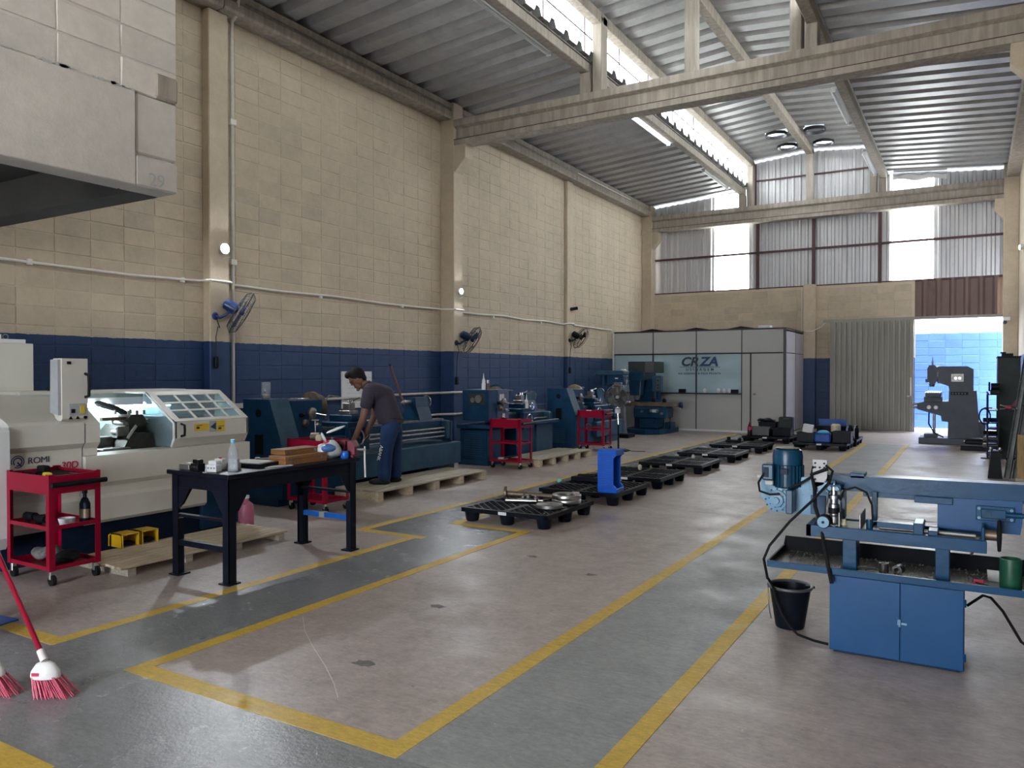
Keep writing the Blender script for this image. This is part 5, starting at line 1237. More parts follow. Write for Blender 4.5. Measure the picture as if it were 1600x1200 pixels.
leaning((.46, 13.9, .02), (.80, 14.6, 2.35), .08, .05, 'bar_grey', 'long grey steel channel leaning nearest to the rack')
leaning((.56, 13.9, .02), (.88, 14.5, 2.45), .07, .05, 'bar_grey', 'long dull steel channel leaning beside the wooden board')
leaning((.66, 16.0, .02), (.90, 16.4, 2.0), .05, .05, 'green_can', 'green steel bar leaning behind the grey channels')
t = thing('wooden_board', 'yellowish wooden board standing behind the band saw arm', 'board', (.615, 13.65, 0)); MB().box(-.04, -.02, 0, .05, .02, .70, .004).build('plank', 'wood_ochre', t); MB().box(-.06, -.03, 0, .07, .03, .05, .004).build('foot_block', 'wood_grey', t)
t = thing('black_stand', 'black folded roller stand beside the leaning channels', 'stand', (.30, 14.0, 0)); MB().prism([(-.09, 0), (-.05, .42), (.06, .42), (.10, 0)], 'y', -.12, .12).build('stand_body', 'black', t, False)
for x in (-.05, .07): MB().lathe([(.02, 0), (.03, .02), (.02, .05), (0, .055)], (x, -.05, .42), n=10).build('roller_end', 'chrome', t)
t = thing('wall_shelf', 'black wall bracket shelf holding a red clamp', 'shelf', (.70, 15.5, .98)); MB().box(-.30, -.2, 0, .28, .2, .025).build('shelf_board', 'black', t, False); MB().bar((-.1, 0, 0), (.28, 0, -.25), .02, .03).build('bracket', 'black', t, False)
t = thing('clamp', 'red handled clamp on the black bracket shelf', 'clamp', (.52, 15.45, 1.005)); MB().box(-.05, -.03, 0, .05, .03, .06, .01).build('clamp_body', 'red', t); MB().cyl((.05, 0, .03), (.16, 0, .02), .012, n=8).build('screw', 'chrome', t); MB().tube([(-.05, 0, .04), (-.12, 0, .07)], .01, 6).build('handle', 'chrome', t); MB().prism([(.04, .05), (.10, .15), (.13, .14), (.10, .05)], 'y', -.01, .01).build('jaw', 'dark_red', t, False)

# ================================================================ PLASTIC PALLETS
def make_pallet(loc, label):
    t = thing('plastic_pallet', label, 'pallet', loc, 0, 'black plastic pallets'); hx, hy, z = .53, .56, .15
    m = MB()
    for a in (-1, 1):
        m.box(-hx, a*hy, z-.045, hx, a*(hy-.05), z); m.box(a*hx, -hy, z-.045, a*(hx-.05), hy, z)
    m.box(-hx, -.035, z-.045, hx, .035, z-.001); m.box(-.035, -hy, z-.045, .035, hy, z-.001)
    m.build('rim', 'black_plastic', t, False)
    for qx in (-1, 1):
        for qy in (-1, 1):
            x0, x1 = (.035, hx-.05) if qx > 0 else (-hx+.05, -.035); y0, y1 = (.035, hy-.05) if qy > 0 else (-hy+.05, -.035)
            g = MB(); L = (x1-x0); W_ = (y1-y0)
            for s in (1, -1):
                k = -W_
                while k < L:
                    a0 = max(0, k); b0 = a0-k; e = min(L-a0, W_-b0)
                    if e > .02:
                        p0 = (x0+a0, (y0+b0) if s > 0 else (y1-b0)); p1 = (x0+a0+e, (y0+b0+e) if s > 0 else (y1-b0-e))
                        g.bar((p0[0], p0[1], z-.014), (p1[0], p1[1], z-.014), .012, .026)
                    k += .105
            g.build('deck_lattice', 'black_plastic', t, False)
    for x in (-hx+.085, 0, hx-.085):
        for y in (-hy+.09, 0, hy-.09):
            MB().lathe([(.062, 0), (.068, .01), (.085, .105)], (x, y, 0), n=4 if False else 12).build('foot', 'black_plastic', t)
            if not (x == 0 and y == 0): MB().cyl((x, y, z), (x, y, z+.012), .012, .008, 8).build('stacking_stud', 'mesh_grey', t)
    MB().box(-.06, -hy-.002, z-.04, .04, -hy, z-.008).build('label_plate', 'paper', t, False)
    return t
p1 = make_pallet((-4.24, 7.50, 0), 'black plastic pallet nearest to the camera, carrying steel rings')
for loc, lb in (((-4.2, 9.18, 0), 'black plastic pallet under the upright blue crate'), ((-4.21, 10.75, 0), 'black plastic pallet third in the row, behind the blue crate'), ((-4.2, 12.6, 0), 'black plastic pallet fourth in the row'),
                ((-4.17, 14.45, 0), 'black plastic pallet fifth in the row'), ((-4.13, 16.35, 0), 'black plastic pallet last in the row, holding a black fitting'), ((-4.10, 18.85, 0), 'black plastic pallet with crates before the office door'),
                ((-2.74, 17.70, 0), 'black plastic pallet with the blue tub before the sliding door'), ((-2.70, 18.95, 0), 'black plastic pallet under the bottles by the sliding door')):
    dup(p1, loc, 0, lb)
PZ = .152
for z, lb in ((0, 'lower of two stacked bright steel rings on the nearest pallet'), (.052, 'upper of two stacked bright steel rings on the nearest pallet')):
    m = MB(); m.lathe([(.105, 0), (.16, 0), (.165, .01), (.165, .042), (.16, .05), (.12, .05), (.105, .035), (.105, 0)], n=36); small('steel_ring', m, 'steel', (-3.90, 7.75, PZ+z), lb, 'ring')
m = MB(); m.lathe([(0, 0), (.14, 0), (.145, .006), (.145, .035), (.135, .042), (.03, .045), (.03, .05), (0, .05)], n=36); small('steel_disc', m, 'dull_steel', (-3.93, 7.40, PZ), 'round steel disc in front of the stacked rings', 'disc')
t = thing('flanged_shaft', 'long dark shaft with round flange on the nearest pallet', 'shaft', (-4.62, 7.62, PZ), .45); MB().cyl((0, 0, .07), (.55, 0, .04), .035, .025, 14).build('shaft', 'brown_steel', t); MB().cyl((-.015, 0, .075), (.012, 0, .075), .075, n=24).build('flange', 'brown_steel', t)
for x, y, L_, r, lb in ((-4.52, 7.46, .30, .022, 'bright round bar lying by the flanged shaft'), (-4.44, 7.55, .26, .018, 'slim bright bar between the shaft and the round bar')):
    t = thing('round_bar', lb, 'steel bar', (x, y, PZ), .35); MB().cyl((0, 0, r), (L_, 0, r), r, n=14).build('bar', 'steel', t); MB().cyl((L_, 0, r), (L_+.05, 0, r), r*.6, n=12).build('turned_end', 'steel', t)
for k, (x, y) in enumerate(((-4.42, 7.68), (-4.34, 7.66), (-4.22, 7.62))):
    m = MB(); m.lathe([(.02, 0), (.028, .01), (.028, .05), (.014, .06), (.014, .075), (0, .075)], n=12); small('bushing', m, 'dull_steel', (x, y, PZ), ('small steel bushing next to the shaft flange', 'small steel bushing in the middle of the shaft', 'small steel bushing at the thin end of the shaft')[k], 'bushing')
# upright crate
t = thing('plastic_crate', 'bright blue plastic crate standing upright on the second pallet', 'crate', (-3.80, 8.80, PZ), -PI/2+.05); H_ = .52
m = MB(); m.box(-.13, -.14, 0, .13, -.125, H_, .003); m.build('crate_base', 'crate_blue', t)
for x in (-.13, .118):
    MB().prism([(-.13, 0), (.10, 0), (.10, .06), (.06, .10), (.06, H_-.10), (.10, H_-.06), (.10, H_), (-.13, H_)], 'x', x, x+.012).build('crate_side', 'crate_blue', t, False)
for z in (0, H_-.012): MB().box(-.13, -.13, z, .13, .10, z+.012, .002).build('crate_end', 'crate_blue', t)
MB().box(-.13, .085, H_-.07, .13, .105, H_, .003).build('crate_lip', 'crate_blue', t); MB().box(-.13, .085, 0, .13, .105, .05, .003).build('crate_lip', 'crate_blue', t)
rb = MB()
for k in range(22): rb.box(-.132, -.144, .05+k*.02, .132, -.139, .058+k*.02)
rb.build('crate_rib', 'crate_navy', t, False)
rb = MB()
for k in range(22): rb.box(.129, -.12, .05+k*.02, .134, .05, .058+k*.02)
rb.build('crate_rib', 'crate_navy', t, False)
m = MB(); m.ball((0, 0, .035), .035, 14, 10); small('mint_ball', m, 'mint', (-5.2, 10.1, .002), 'small mint green ball on the grey walkway', 'ball')
m = MB(); m.lathe([(.02, 0), (.03, .02), (.03, .06), (.012, .08), (0, .08)], n=12); small('brass_fitting', m, 'cream', (-4.30, 11.0, PZ), 'small brass fitting on the third pallet', 'fitting')
m = MB(); m.lathe([(.02, 0), (.03, .02), (.02, .06), (0, .07)], n=12); small('brass_fitting', m, 'cream', (-4.1, 12.95, PZ), 'small pale fitting on the fourth pallet', 'fitting')
m = MB(); m.box(-.15, -.06, 0, .15, .06, .05, .01); m.cyl((-.1, 0, .05), (-.1, 0, .11), .04, n=12); m.cyl((.1, 0, .05), (.16, 0, .09), .03, n=10); small('pipe_fitting', m, 'black', (-4.35, 16.5, PZ), 'black pipe fitting on the last pallet of the row', 'fitting')
m = MB(); m.box(-.22, -.10, 0, .22, .10, .06, .01); m.cyl((-.15, 0, .06), (.1, .02, .07), .03, n=10); small('machine_casting', m, 'black', (-4.45, 9.5, PZ), 'flat black casting on the pallet behind the blue crate', 'casting')
# crates on the far pallets
def open_crate(loc, rz, sx, sy, sz, mat, label, fill=None):
    t = thing('plastic_crate', label, 'crate', loc, rz, 'open plastic crates on the far pallets'); m = MB(); w_ = .012
    m.box(-sx/2, -sy/2, 0, sx/2, sy/2, w_); m.box(-sx/2, -sy/2, 0, sx/2, -sy/2+w_, sz); m.box(-sx/2, sy/2-w_, 0, sx/2, sy/2, sz); m.box(-sx/2, -sy/2, 0, -sx/2+w_, sy/2, sz); m.box(sx/2-w_, -sy/2, 0, sx/2, sy/2, sz); m.build('crate_shell', mat, t, False)
    r = MB(); r.box(-sx/2-.012, -sy/2-.012, sz-.025, sx/2+.012, -sy/2, sz); r.box(-sx/2-.012, sy/2, sz-.025, sx/2+.012, sy/2+.012, sz); r.box(-sx/2-.012, -sy/2, sz-.025, -sx/2, sy/2, sz); r.box(sx/2, -sy/2, sz-.025, sx/2+.012, sy/2, sz); r.build('rim', mat, t, False)
    n = 6
    for k in range(n): MB().box(-sx/2+(k+.3)*sx/n, -sy/2-.008, .02, -sx/2+(k+.5)*sx/n, -sy/2, sz-.03).build('rib', mat, t, False)
    if fill: MB().box(-sx/2+.015, -sy/2+.015, .02, sx/2-.015, sy/2-.015, sz*.85, .03).build('contents', fill, t)
open_crate((-4.28, 18.66, PZ), 0, .46, .36, .20, 'mesh_grey', 'grey mesh crate on the pallet before the office door', 'dull_steel')
open_crate((-3.80, 18.75, PZ), 0, .40, .36, .18, 'black_plastic', 'black crate next to the grey mesh crate', 'black')
open_crate((-4.2, 19.1, PZ), 0, .40, .30, .30, 'black_plastic', 'black crate behind the grey mesh crate', 'oily')
open_crate((-3.05, 17.45, PZ), .05, .34, .30, .20, 'black_plastic', 'black crate under the leaning white carton', 'black')
open_crate((-2.34, 17.50, PZ), 0, .36, .34, .24, 'black_plastic', 'tall black crate at the pallet corner by the bottles', 'black')
open_crate((-2.75, 19.0, PZ), 0, .62, .40, .26, 'black_plastic', 'long black crate under the blue tray', 'black')
open_crate((-2.75, 19.0, PZ+.262), .1, .58, .36, .14, 'crate_navy', 'blue tray stacked on the long black crate')
t = thing('storage_tub', 'blue plastic tub with a knotted bag on the far pallet', 'tub', (-2.70, 17.38, PZ)); MB().box(-.16, -.13, 0, .16, .13, .20, .03).build('tub_body', 'crate_navy', t)
m = MB(); m.ball((0, 0, .21), (.12, .10, .05), 14, 8); m.build('bag_top', 'cyan_plastic', t)
m = MB(Matrix.Rotation(.15, 4, 'Y')); m.box(-.10, -.07, 0, .10, .07, .17, .004); small('white_carton', m, 'paper', (-3.02, 17.42, PZ+.20), 'white carton tilted on the black crate', 'carton')
m = MB(); m.lathe([(.09, 0), (.10, .02), (.10, .14), (.07, .17), (0, .17)], n=18); small('cream_canister', m, 'cream', (-2.52, 17.85, PZ+.2), 'cream round canister behind the blue tub', 'canister')
small('stool_block', MB().box(-.12, -.12, 0, .12, .12, .20, .01), 'black_plastic', (-2.52, 17.85, PZ), 'black block carrying the cream canister', 'block')
t = thing('soda_bottle', 'large soda bottle with red label before the office door', 'bottle', (-4.48, 18.42, PZ)); MB().lathe([(.045, 0), (.05, .02), (.05, .18), (.03, .26), (.016, .29), (.016, .31), (0, .31)], n=16).build('bottle_body', 'cola', t); MB().lathe([(.0512, .14), (.0512, .21)], n=16).build('label', 'ink_red', t); MB().cyl((0, 0, .31), (0, 0, .335), .018, n=10).build('cap', 'ink_red', t)
t = thing('toolbox', 'dark grey toolbox standing on the crates before the office', 'toolbox', (-3.80, 19.16, PZ)); MB().box(-.16, -.12, 0, .16, .12, .42, .02).build('case', 'grey_green', t); MB().tube([(-.06, -.125, .37), (-.05, -.14, .38), (.08, -.14, .38), (.09, -.125, .37)], .01, 6).build('handle', 'mesh_grey', t)
m = MB(); m.ball((0, 0, .03), (.22, .14, .05), 16, 8); m.v = [(x, y, max(0, z+.015*math.sin(30*x+20*y))) for x, y, z in m.v]; small('belt_bundle', m, 'black', (-4.25, 19.1, PZ+.30), 'black belt bundle on the black crate', 'belt')
for k, (x, y, mt) in enumerate(((-2.30, 18.55, 'black'), (-2.20, 18.66, 'black_plastic'), (-2.24, 18.82, 'bag_white'), (-2.36, 18.80, 'black'))):
    t = thing('spray_can', ('black spray can closest to the tall black crate', 'black spray can at the pallet edge by the door', 'white capped can behind the spray cans', 'black spray can between crate and white capped can')[k], 'can', (x, y, PZ)); MB().lathe([(.04, 0), (.042, .01), (.042, .22), (.03, .25), (0, .25)], n=14).build('can_body', mt, t); MB().cyl((0, 0, .25), (0, 0, .30), .025, n=10).build('cap', 'bag_white' if k == 2 else 'black', t)

# ================================================================ BROOMS
gp = MB(); gp.box(-5.22, 1.75, 0, -5.0, 2.15, 2.91, .01)
tag(gp.build('gallery_column', 'wallpaint', None), 'beige gallery column the brooms lean against', 'column', kind='structure')
def broom(base, top, rz, label):
    t = thing('broom', label, 'broom', base, rz, 'red brooms leaning by the gallery'); inv = Matrix.Rotation(-rz, 3, 'Z'); tp = inv @ (Vector(top)-Vector(base))
    d = (tp-Vector((0, 0, .22))).normalized(); n0 = Vector((0, 0, .17))+d*.02
    MB().cyl(n0, tp, .0125, n=10).build('handle', 'red', t); MB().cyl(tp-d*.01, tp+d*.01, .014, n=10).build('handle_cap', 'black', t)
    MB().cyl(n0-d*.01, n0+d*.05, .02, .017, 12).build('socket', 'broom_cap', t)
    m = MB(); m.lathe([(.024, .175), (.045, .165), (.070, .130), (.074, .105), (.070, .095)], n=20, sx=1, sy=.55); m.build('cap_block', 'broom_cap', t)
    m = MB(); m.box(-.045, -.041, .115, -.01, -.0365, .130); m.build('cap_print', 'ink_red', t, False)
    m = MB(); rnd = random.Random(5)
    for k in range(150):
        x = rnd.uniform(-.062, .062); y = rnd.uniform(-.03, .03); e = (x*1.5+rnd.uniform(-.01, .01)+.05, y*1.6, rnd.uniform(0, .012)); m.tube([(x, y, .105), ((x+e[0])/2, (y+e[1])/2, .055), e], .0022, 4)
    m.build('bristles', 'bristle', t, False)
broom((-3.94, 2.10, 0), (-4.985, 2.06, 1.42), .54, 'red broom with white cap standing on the grey walkway')
broom((-4.20, 1.97, 0), (-4.985, 1.90, 1.35), .54, 'red broom half hidden at the frame edge')
t = thing('dustpan', 'blue dustpan with white grip beside the gallery column', 'dustpan', (-5.40, 2.52, 0), .2); MB().prism([(-.10, 0), (.12, 0), (.12, .012), (-.06, .02), (-.10, .16)], 'y', -.12, .12).build('pan', 'blue_plastic', t, False); MB().cyl((-.09, 0, .14), (-.16, 0, .62), .012, n=8).build('handle', 'bag_white', t); MB().box(-.12, -.03, .16, -.06, .03, .24, .01).build('grip', 'blue_plastic', t)

# ================================================================ BAND SAW (local x along the hall's width, local y away from the camera)
bs = thing('band_saw', 'blue metal band saw on a double-door cabinet', 'band saw', (0, 4.75, 0))
MB().box(-.70, .006, .012, -.03, .46, .455, .004).build('cabinet', 'saw_blue', bs)
MB().box(-.68, .02, 0, -.05, .44, .014).build('cabinet_plinth', 'navy', bs, False)
d1 = MB().box(-.698, -.006, .018, -.337, .008, .446, .002).build('door', 'saw_door_blue', bs); d2 = MB().box(-.333, -.006, .018, -.032, .008, .446, .002).build('door', 'saw_door_blue', bs)
MB().box(-.348, -.016, .215, -.337, -.006, .245, .002).build('latch', 'saw_pale', d1); MB().box(-.335, -.018, .220, -.300, -.008, .232, .002).build('hasp', 'saw_pale', d2)
MB().cyl((-.335, -.02, .21), (-.335, -.02, .25), .006, n=8).build('hasp_pin', 'saw_pale', d2)
for z in (.09, .38): MB().cyl((-.027, 0, z-.02), (-.027, 0, z+.02), .007, n=8).build('hinge', 'saw_blue', d2)
# chip tray
MB().box(-1.04, -.035, .455, .45, -.02, .493, .002).build('tray_lip', 'saw_blue', bs)
MB().box(-1.035, -.02, .452, .45, .50, .462).build('tray_floor', 'oily', bs, False)
MB().prism([(.44, .455), (.455, .455), (.50, .545), (.49, .545)], 'x', -1.04, .45).build('tray_back', 'black', bs, False)
MB().prism([(-.03, .455), (.45, .455), (.495, .545), (.44, .50), (-.03, .493)], 'x', -1.043, -1.033).build('tray_end', 'black', bs, False)
m = MB(); rnd = random.Random(3)
for k in range(420):
    x = rnd.uniform(-1.0, .1); y = rnd.uniform(.04, .42); r = rnd.uniform(.003, .009); a = rnd.uniform(0, 6); m.tube([(x, y, .463+r*.4), (x+r*math.cos(a), y+r*math.sin(a), .467+r), (x+r*1.6*math.cos(a+1), y+r*1.6*math.sin(a+1), .464)], .0016, 3)
sw = m.build('metal_swarf', 'dull_steel', bs, False); sw['kind'] = 'stuff'
# pedestal posts and bed
for x0, x1 in ((-.64, -.565), (-.17, -.10)): MB().box(x0, .06, .46, x1, .20, .66, .004).build('bed_post', 'saw_blue', bs)
MB().box(-.83, .0, .655, .07, .03, .722, .003).build('bed_front', 'saw_blue', bs); MB().box(-.83, .30, .655, .07, .33, .722, .003).build('bed_back', 'saw_blue', bs)
MB().box(-.82, .03, .66, .06, .30, .70).build('bed_floor', 'oily', bs, False); MB().box(-.83, .0, .655, -.80, .33, .722, .003).build('bed_end', 'saw_blue', bs)
# vise on the bed
for x in (-.66, -.55): MB().box(x, .04, .71, x+.008, .28, .80, .002).build('vise_plate', 'dull_steel', bs)
MB().box(-.665, .03, .705, -.50, .29, .715).build('vise_shoe', 'dull_steel', bs, False)
MB().box(-.46, .05, .735, -.27, .12, .765, .003).build('vise_slide', 'saw_blue', bs); MB().box(-.275, .02, .70, -.225, .2, .78, .004).build('vise_nut', 'saw_blue', bs)
MB().cyl((-.50, .08, .70), (-.50, .08, .77), .018, n=12).build('pivot_pin', 'motor_blue', bs)
MB().cyl((-.45, .10, .725), (.02, .10, .725), .013, n=10).build('vise_screw', 'dull_steel', bs)
MB().box(-.205, .03, .71, -.155, .15, .745, .004).build('screw_block', 'saw_blue', bs)
MB().box(.045, .02, .69, .06, .16, .79, .003).build('screw_plate', 'saw_blue', bs)
MB().cyl((.06, .09, .74), (.115, .09, .74), .028, n=14).build('wheel_hub', 'brown_steel', bs)
MB().lathe([(.02, 0), (.08, .004), (.085, .012), (.08, .020), (.02, .024)], (.115, .09, .74), (1, 0, 0), 28).build('hand_wheel', 'rubber', bs)
MB().cyl((.05, .16, .71), (-.0, .22, .60), .008, n=8).build('prop_rod', 'brown_steel', bs)
MB().cyl((-.735, .0, .745), (-.735, .06, .745), .038, n=20).build('pivot_roller', 'rubber', bs); MB().cyl((-.735, -.012, .745), (-.735, .0, .745), .032, n=20).build('roller_face', 'saw_pale', bs); MB().cyl((-.735, -.018, .745), (-.735, -.012, .745), .008, n=10).build('roller_nut', 'black', bs)
# bow: back beam, drive housing, idler housing
MB().prism([(-.82, .905), (-.82, .99), (.50, 1.00), (.50, .90)], 'y', .22, .30).build('bow_beam', 'saw_blue', bs, False)
MB().prism([(-.80, .985), (-.80, .995), (.50, 1.008), (.50, .998)], 'y', .20, .32).build('beam_cap', 'saw_blue', bs, False)
MB().box(-.62, .20, .985, -.54, .32, 1.015, .003).build('beam_lug', 'saw_blue', bs)
MB().prism([(-.55, .88), (-.55, .905), (-.20, .905), (-.20, .88)], 'y', .21, .31).build('beam_flange', 'saw_blue', bs, False)
MB().prism([(-1.14, .945), (-1.14, .835), (-1.05, .745), (-.83, .738), (-.76, .80), (-.73, .93), (-.73, .965), (-.86, .97)], 'y', .22, .30).build('drive_housing', 'saw_pale', bs, False)
MB().box(-.85, .20, .895, -.70, .225, .96, .003).build('housing_plate', 'saw_pale', bs)
MB().box(-.84, .205, .75, -.755, .222, .865, .003).build('housing_cover', 'saw_blue', bs)
gx = MB().lathe([(.076, 0), (.076, .018), (.062, .02), (.060, .032), (.044, .034), (.040, .05), (.022, .052), (.020, .07), (0, .07)], (-1.035, .22, .82), (0, -1, 0), 32).build('gear_flange', 'saw_pale', bs)
for k in range(12):
    a = 2*PI*k/12; MB().cyl((-1.035+.068*math.cos(a), .203, .82+.068*math.sin(a)), (-1.035+.068*math.cos(a), .195, .82+.068*math.sin(a)), .006, n=8).build('flange_bolt', 'saw_blue', gx)
for k in range(8):
    a = 2*PI*k/8+.2; MB().box(-.004, -.002, .034, .004, .0, .048, 0, Matrix.Translation((-1.035, .187, .82)) @ Matrix.Rotation(a, 4, 'Y')).build('flange_slot', 'black', gx, False)
MB().box(-.965, .10, .755, -.925, .30, .90, .005).build('gear_case', 'motor_blue', bs)
mo = MB().lathe([(.078, 0), (.086, .01), (.086, .14), (.090, .145), (.090, .20), (.082, .232), (.06, .245), (0, .247)], (-.985, .26, .895), n=28).build('motor', 'motor_blue', bs)
for k in range(26):
    a = 2*PI*k/26; c, s = math.cos(a), math.sin(a); MB().box(.082, -.0025, .905, .097, .0025, 1.035, 0, Matrix.Translation((-.985, .26, 0)) @ Matrix.Rotation(a, 4, 'Z')).build('cooling_fin', 'motor_blue', mo, False)
MB().box(-1.01, .155, .985, -.965, .168, 1.02, .002).build('rating_plate', 'navy', mo)
MB().lathe([(.075, .245), (.05, .249), (.02, .250)], (-.985, .26, .895), n=20).build('cowl_grille', 'brown_steel', mo)
tbx = MB().box(-1.115, .14, .945, -1.045, .24, 1.045, .008).build('terminal_box', 'motor_blue', bs); MB().box(-1.105, .134, .965, -1.075, .142, 1.025, .001).build('terminal_plate', 'navy', tbx); MB().box(-1.09, .12, .92, -1.045, .15, .945, .003).build('terminal_tag', 'panel_white', tbx)
MB().cyl((-1.155, .2, .955), (-1.12, .2, .955), .014, n=10).build('cable_gland', 'panel_white', bs)
ub = MB().prism([(-.815, .965), (-.815, 1.09), (-.735, 1.09), (-.735, .985), (-.755, .945), (-.80, .925)], 'y', .12, .135).build('upright_bracket', 'panel_white', bs, False)
for x, z in ((-.80, 1.07), (-.75, 1.07), (-.80, 1.045), (-.75, 1.045), (-.775, 1.045), (-.80, .975)): MB().cyl((x, .113, z), (x, .12, z), .006, n=8).build('bracket_bolt', 'black', ub)
MB().box(-.81, .12, .90, -.73, .24, .96, .003).build('bracket_arm', 'saw_pale', bs)
# hydraulic feed cylinder
MB().lathe([(.016, 0), (.034, .01), (.034, .05), (.024, .055), (.030, .06), (.030, .12), (.022, .125), (.022, .15), (.034, .152), (.034, .172), (.018, .176), (.018, .20), (.026, .203), (.026, .222), (.01, .225), (.01, .24)], (-.695, .12, .715), n=18).build('feed_cylinder', 'steel', bs)
MB().lathe([(.032, .066), (.032, .10)], (-.695, .12, .715), n=18).build('cylinder_band', 'black', bs)
for x in (-.715, -.675):
    MB().cyl((x, .08, .93), (x, .12, .93), .012, n=12).build('valve_screw', 'saw_pale', bs)
MB().box(-.735, .10, .915, -.655, .16, .95, .003).build('valve_block', 'saw_blue', bs)
# blade guide arms
for x in (-.655, -.485): MB().box(x-.014, .18, .745, x+.014, .24, .915, .003).build('guide_arm', 'motor_blue', bs)
MB().lathe([(.016, 0), (.022, .01), (.014, .02), (.014, .04), (0, .04)], (-.64, .10, .715), n=12).build('guide_knob', 'cream', bs)
MB().prism([(-.165, .735), (-.165, .905), (.235, .915), (.235, .80), (.225, .735)], 'y', .20, .31).build('idler_housing', 'saw_door_blue', bs, False)
MB().box(-.28, .185, .87, -.09, .21, .908, .003).build('housing_lip', 'saw_blue', bs)
ip = MB().box(.02, .186, .80, .20, .20, .88, .003).build('bearing_plate', 'saw_blue', bs)
for x, z in ((.035, .865), (.035, .815), (.185, .865), (.185, .815)): MB().cyl((x, .176, z), (x, .186, z), .008, n=8).build('plate_bolt', 'saw_pale', ip)
MB().box(.045, .170, .815, .16, .188, .865, .003).build('slide_block', 'saw_blue', bs); MB().cyl((.075, .160, .842), (.075, .172, .842), .017, n=16).build('bearing_cap', 'motor_blue', bs)
MB().cyl((.16, .18, .84), (.30, .18, .84), .014, n=12).build('tension_screw', 'saw_blue', bs)
MB().box(-.50, .235, .755, .0, .24, .763).build('saw_blade', 'dull_steel', bs, False)
# cables of the saw
MB().tube([(-.74, .11, 1.06), (-.70, .10, 1.03), (-.72, .09, .96), (-.80, .05, .86), (-.92, .0, .73), (-1.03, -.03, .58), (-1.06, -.04, .50), (-1.06, .06, .36)], .008, 8).build('power_cable', 'rubber', bs)
MB().tube([(-.73, .12, 1.04), (-.82, .11, 1.0), (-.80, .10, .92), (-.79, .06, .82), (-.75, .02, .72), (-.73, -.01, .62), (-.70, -.05, .50), (-.68, -.06, .41)], .011, 8).build('coolant_hose', 'rubber', bs)
MB().tube([(-1.10, .14, .99), (-1.13, .12, .93), (-1.12, .11, .88), (-1.06, .10, .865), (-1.0, .11, .87)], .007, 8).build('motor_lead', 'rubber', bs)
MB().tube([(-.66, .12, .86), (-.64, .10, .92), (-.58, .10, .945), (-.52, .10, .92), (-.49, .10, .85), (-.485, .10, .76)], .006, 8).build('feed_hose', 'rubber', bs)
MB().tube([(-.81, .12, 1.05), (-.83, .16, .98), (-.90, .18, .93), (-.96, .18, .90)], .008, 8).build('motor_lead', 'rubber', bs)
MB().tube([(.30, .6, .012), (.25, .55, .06), (.16, .56, .22), (.10, .52, .30), (.06, .47, .32), (-.02, .46, .25)], .008, 6).build('mains_cable', 'rubber', bs)
# loose pieces in the tray
for k, (x, y, lb) in enumerate(((-.43, .13, 'upright dark pipe ring in the saw tray'), (-.36, .10, 'short pipe lying with its open end forward in the saw tray'))):
    m = MB()
    if k == 0: m.lathe([(.016, 0), (.026, 0), (.026, .055), (.016, .055), (.016, 0)], n=18)
    else: m.lathe([(.015, 0), (.027, 0), (.027, .06), (.015, .06), (.015, 0)], (0, 0, .027), (.2, 1, 0), 18)
    small('pipe_ring', m, 'oily', (x, 4.75+y, .463), lb, 'pipe piece')
m = MB(); m.bar((-.12, 0, .01), (.0, .02, .014), .02, .012, .003); small('pry_bar', m, 'oily', (-.47, 4.88, .463), 'dark steel offcut behind the pipe rings', 'offcut')
t = thing('green_can', 'cut-open green metal can standing in the saw tray', 'can', (.18, 4.86, .463)); MB().lathe([(0, 0), (.05, 0), (.052, .01), (.052, .16), (.048, .16), (.048, .012), (0, .012)], n=26).build('can_body', 'green_can', t)
m = MB(); m.tube([(-.07, 0, .02), (.0, -.02, .012), (.07, -.05, .012)], .006, 6); small('screwdriver', m, 'chrome', (.09, 4.80, .466), 'thin screwdriver shank lying on the tray lip', 'screwdriver')
m = MB(); m.box(-.025, -.012, 0, .025, .012, .03, .004); small('spark_plug_box', m, 'ink_red', (.035, 4.84, .463), 'small red and white packet in the saw tray', 'packet')
m = MB(); m.prism([(-.03, 0), (.03, 0), (.02, .06), (-.035, .06)], 'y', 0, .006); small('steel_plate', m, 'dull_steel', (.11, 4.98, .463), 'small grey plate leaning at the tray back', 'plate')
m = MB(); m.lathe([(.03, 0), (.035, .01), (.035, .05), (.03, .055), (.0, .055)], n=16); small('tin_lid', m, 'mesh_grey', (.27, 4.80, .463), 'grey tin lid at the tray end', 'lid')

t = thing('bucket', 'black rubber bucket with lighter grey rim beside the band saw', 'bucket', (-.985, 5.10, 0), .3)
MB().lathe([(0, .004), (.084, 0), (.088, .01), (.125, .255), (.122, .255), (.083, .014), (0, .012)], n=32).build('bucket_body', 'black_plastic', t)
MB().ring((0, 0, .258), .130, .010, (0, 0, 1), 36, 8).build('rim', 'mesh_grey', t)  # rim coloured a lighter grey than the bucket body
MB().prism([(-.03, 0), (.03, 0), (.012, .045), (-.012, .045)], 'z', .248, .262).build('spout', 'black_plastic', t, False).location = (.118, -.0, 0)
MB().tube([(-.132, 0, .25), (-.135, -.02, .20), (-.125, -.03, .10), (-.115, -.02, .05)], .004, 6).build('bail', 'mesh_grey', t)
t = thing('drain_hose', 'thin black hose running from the bucket to the saw cabinet', 'hose')
MB().tube([(-1.06, 4.82, .36), (-1.06, 4.92, .30), (-1.055, 4.955, .268), (-1.04, 4.945, .20), (-1.0, 4.945, .11), (-.95, 4.93, .05), (-.90, 4.90, .02), (-.80, 4.86, .012), (-.72, 4.84, .012)], .008, 8).build('hose_run', 'rubber', t)

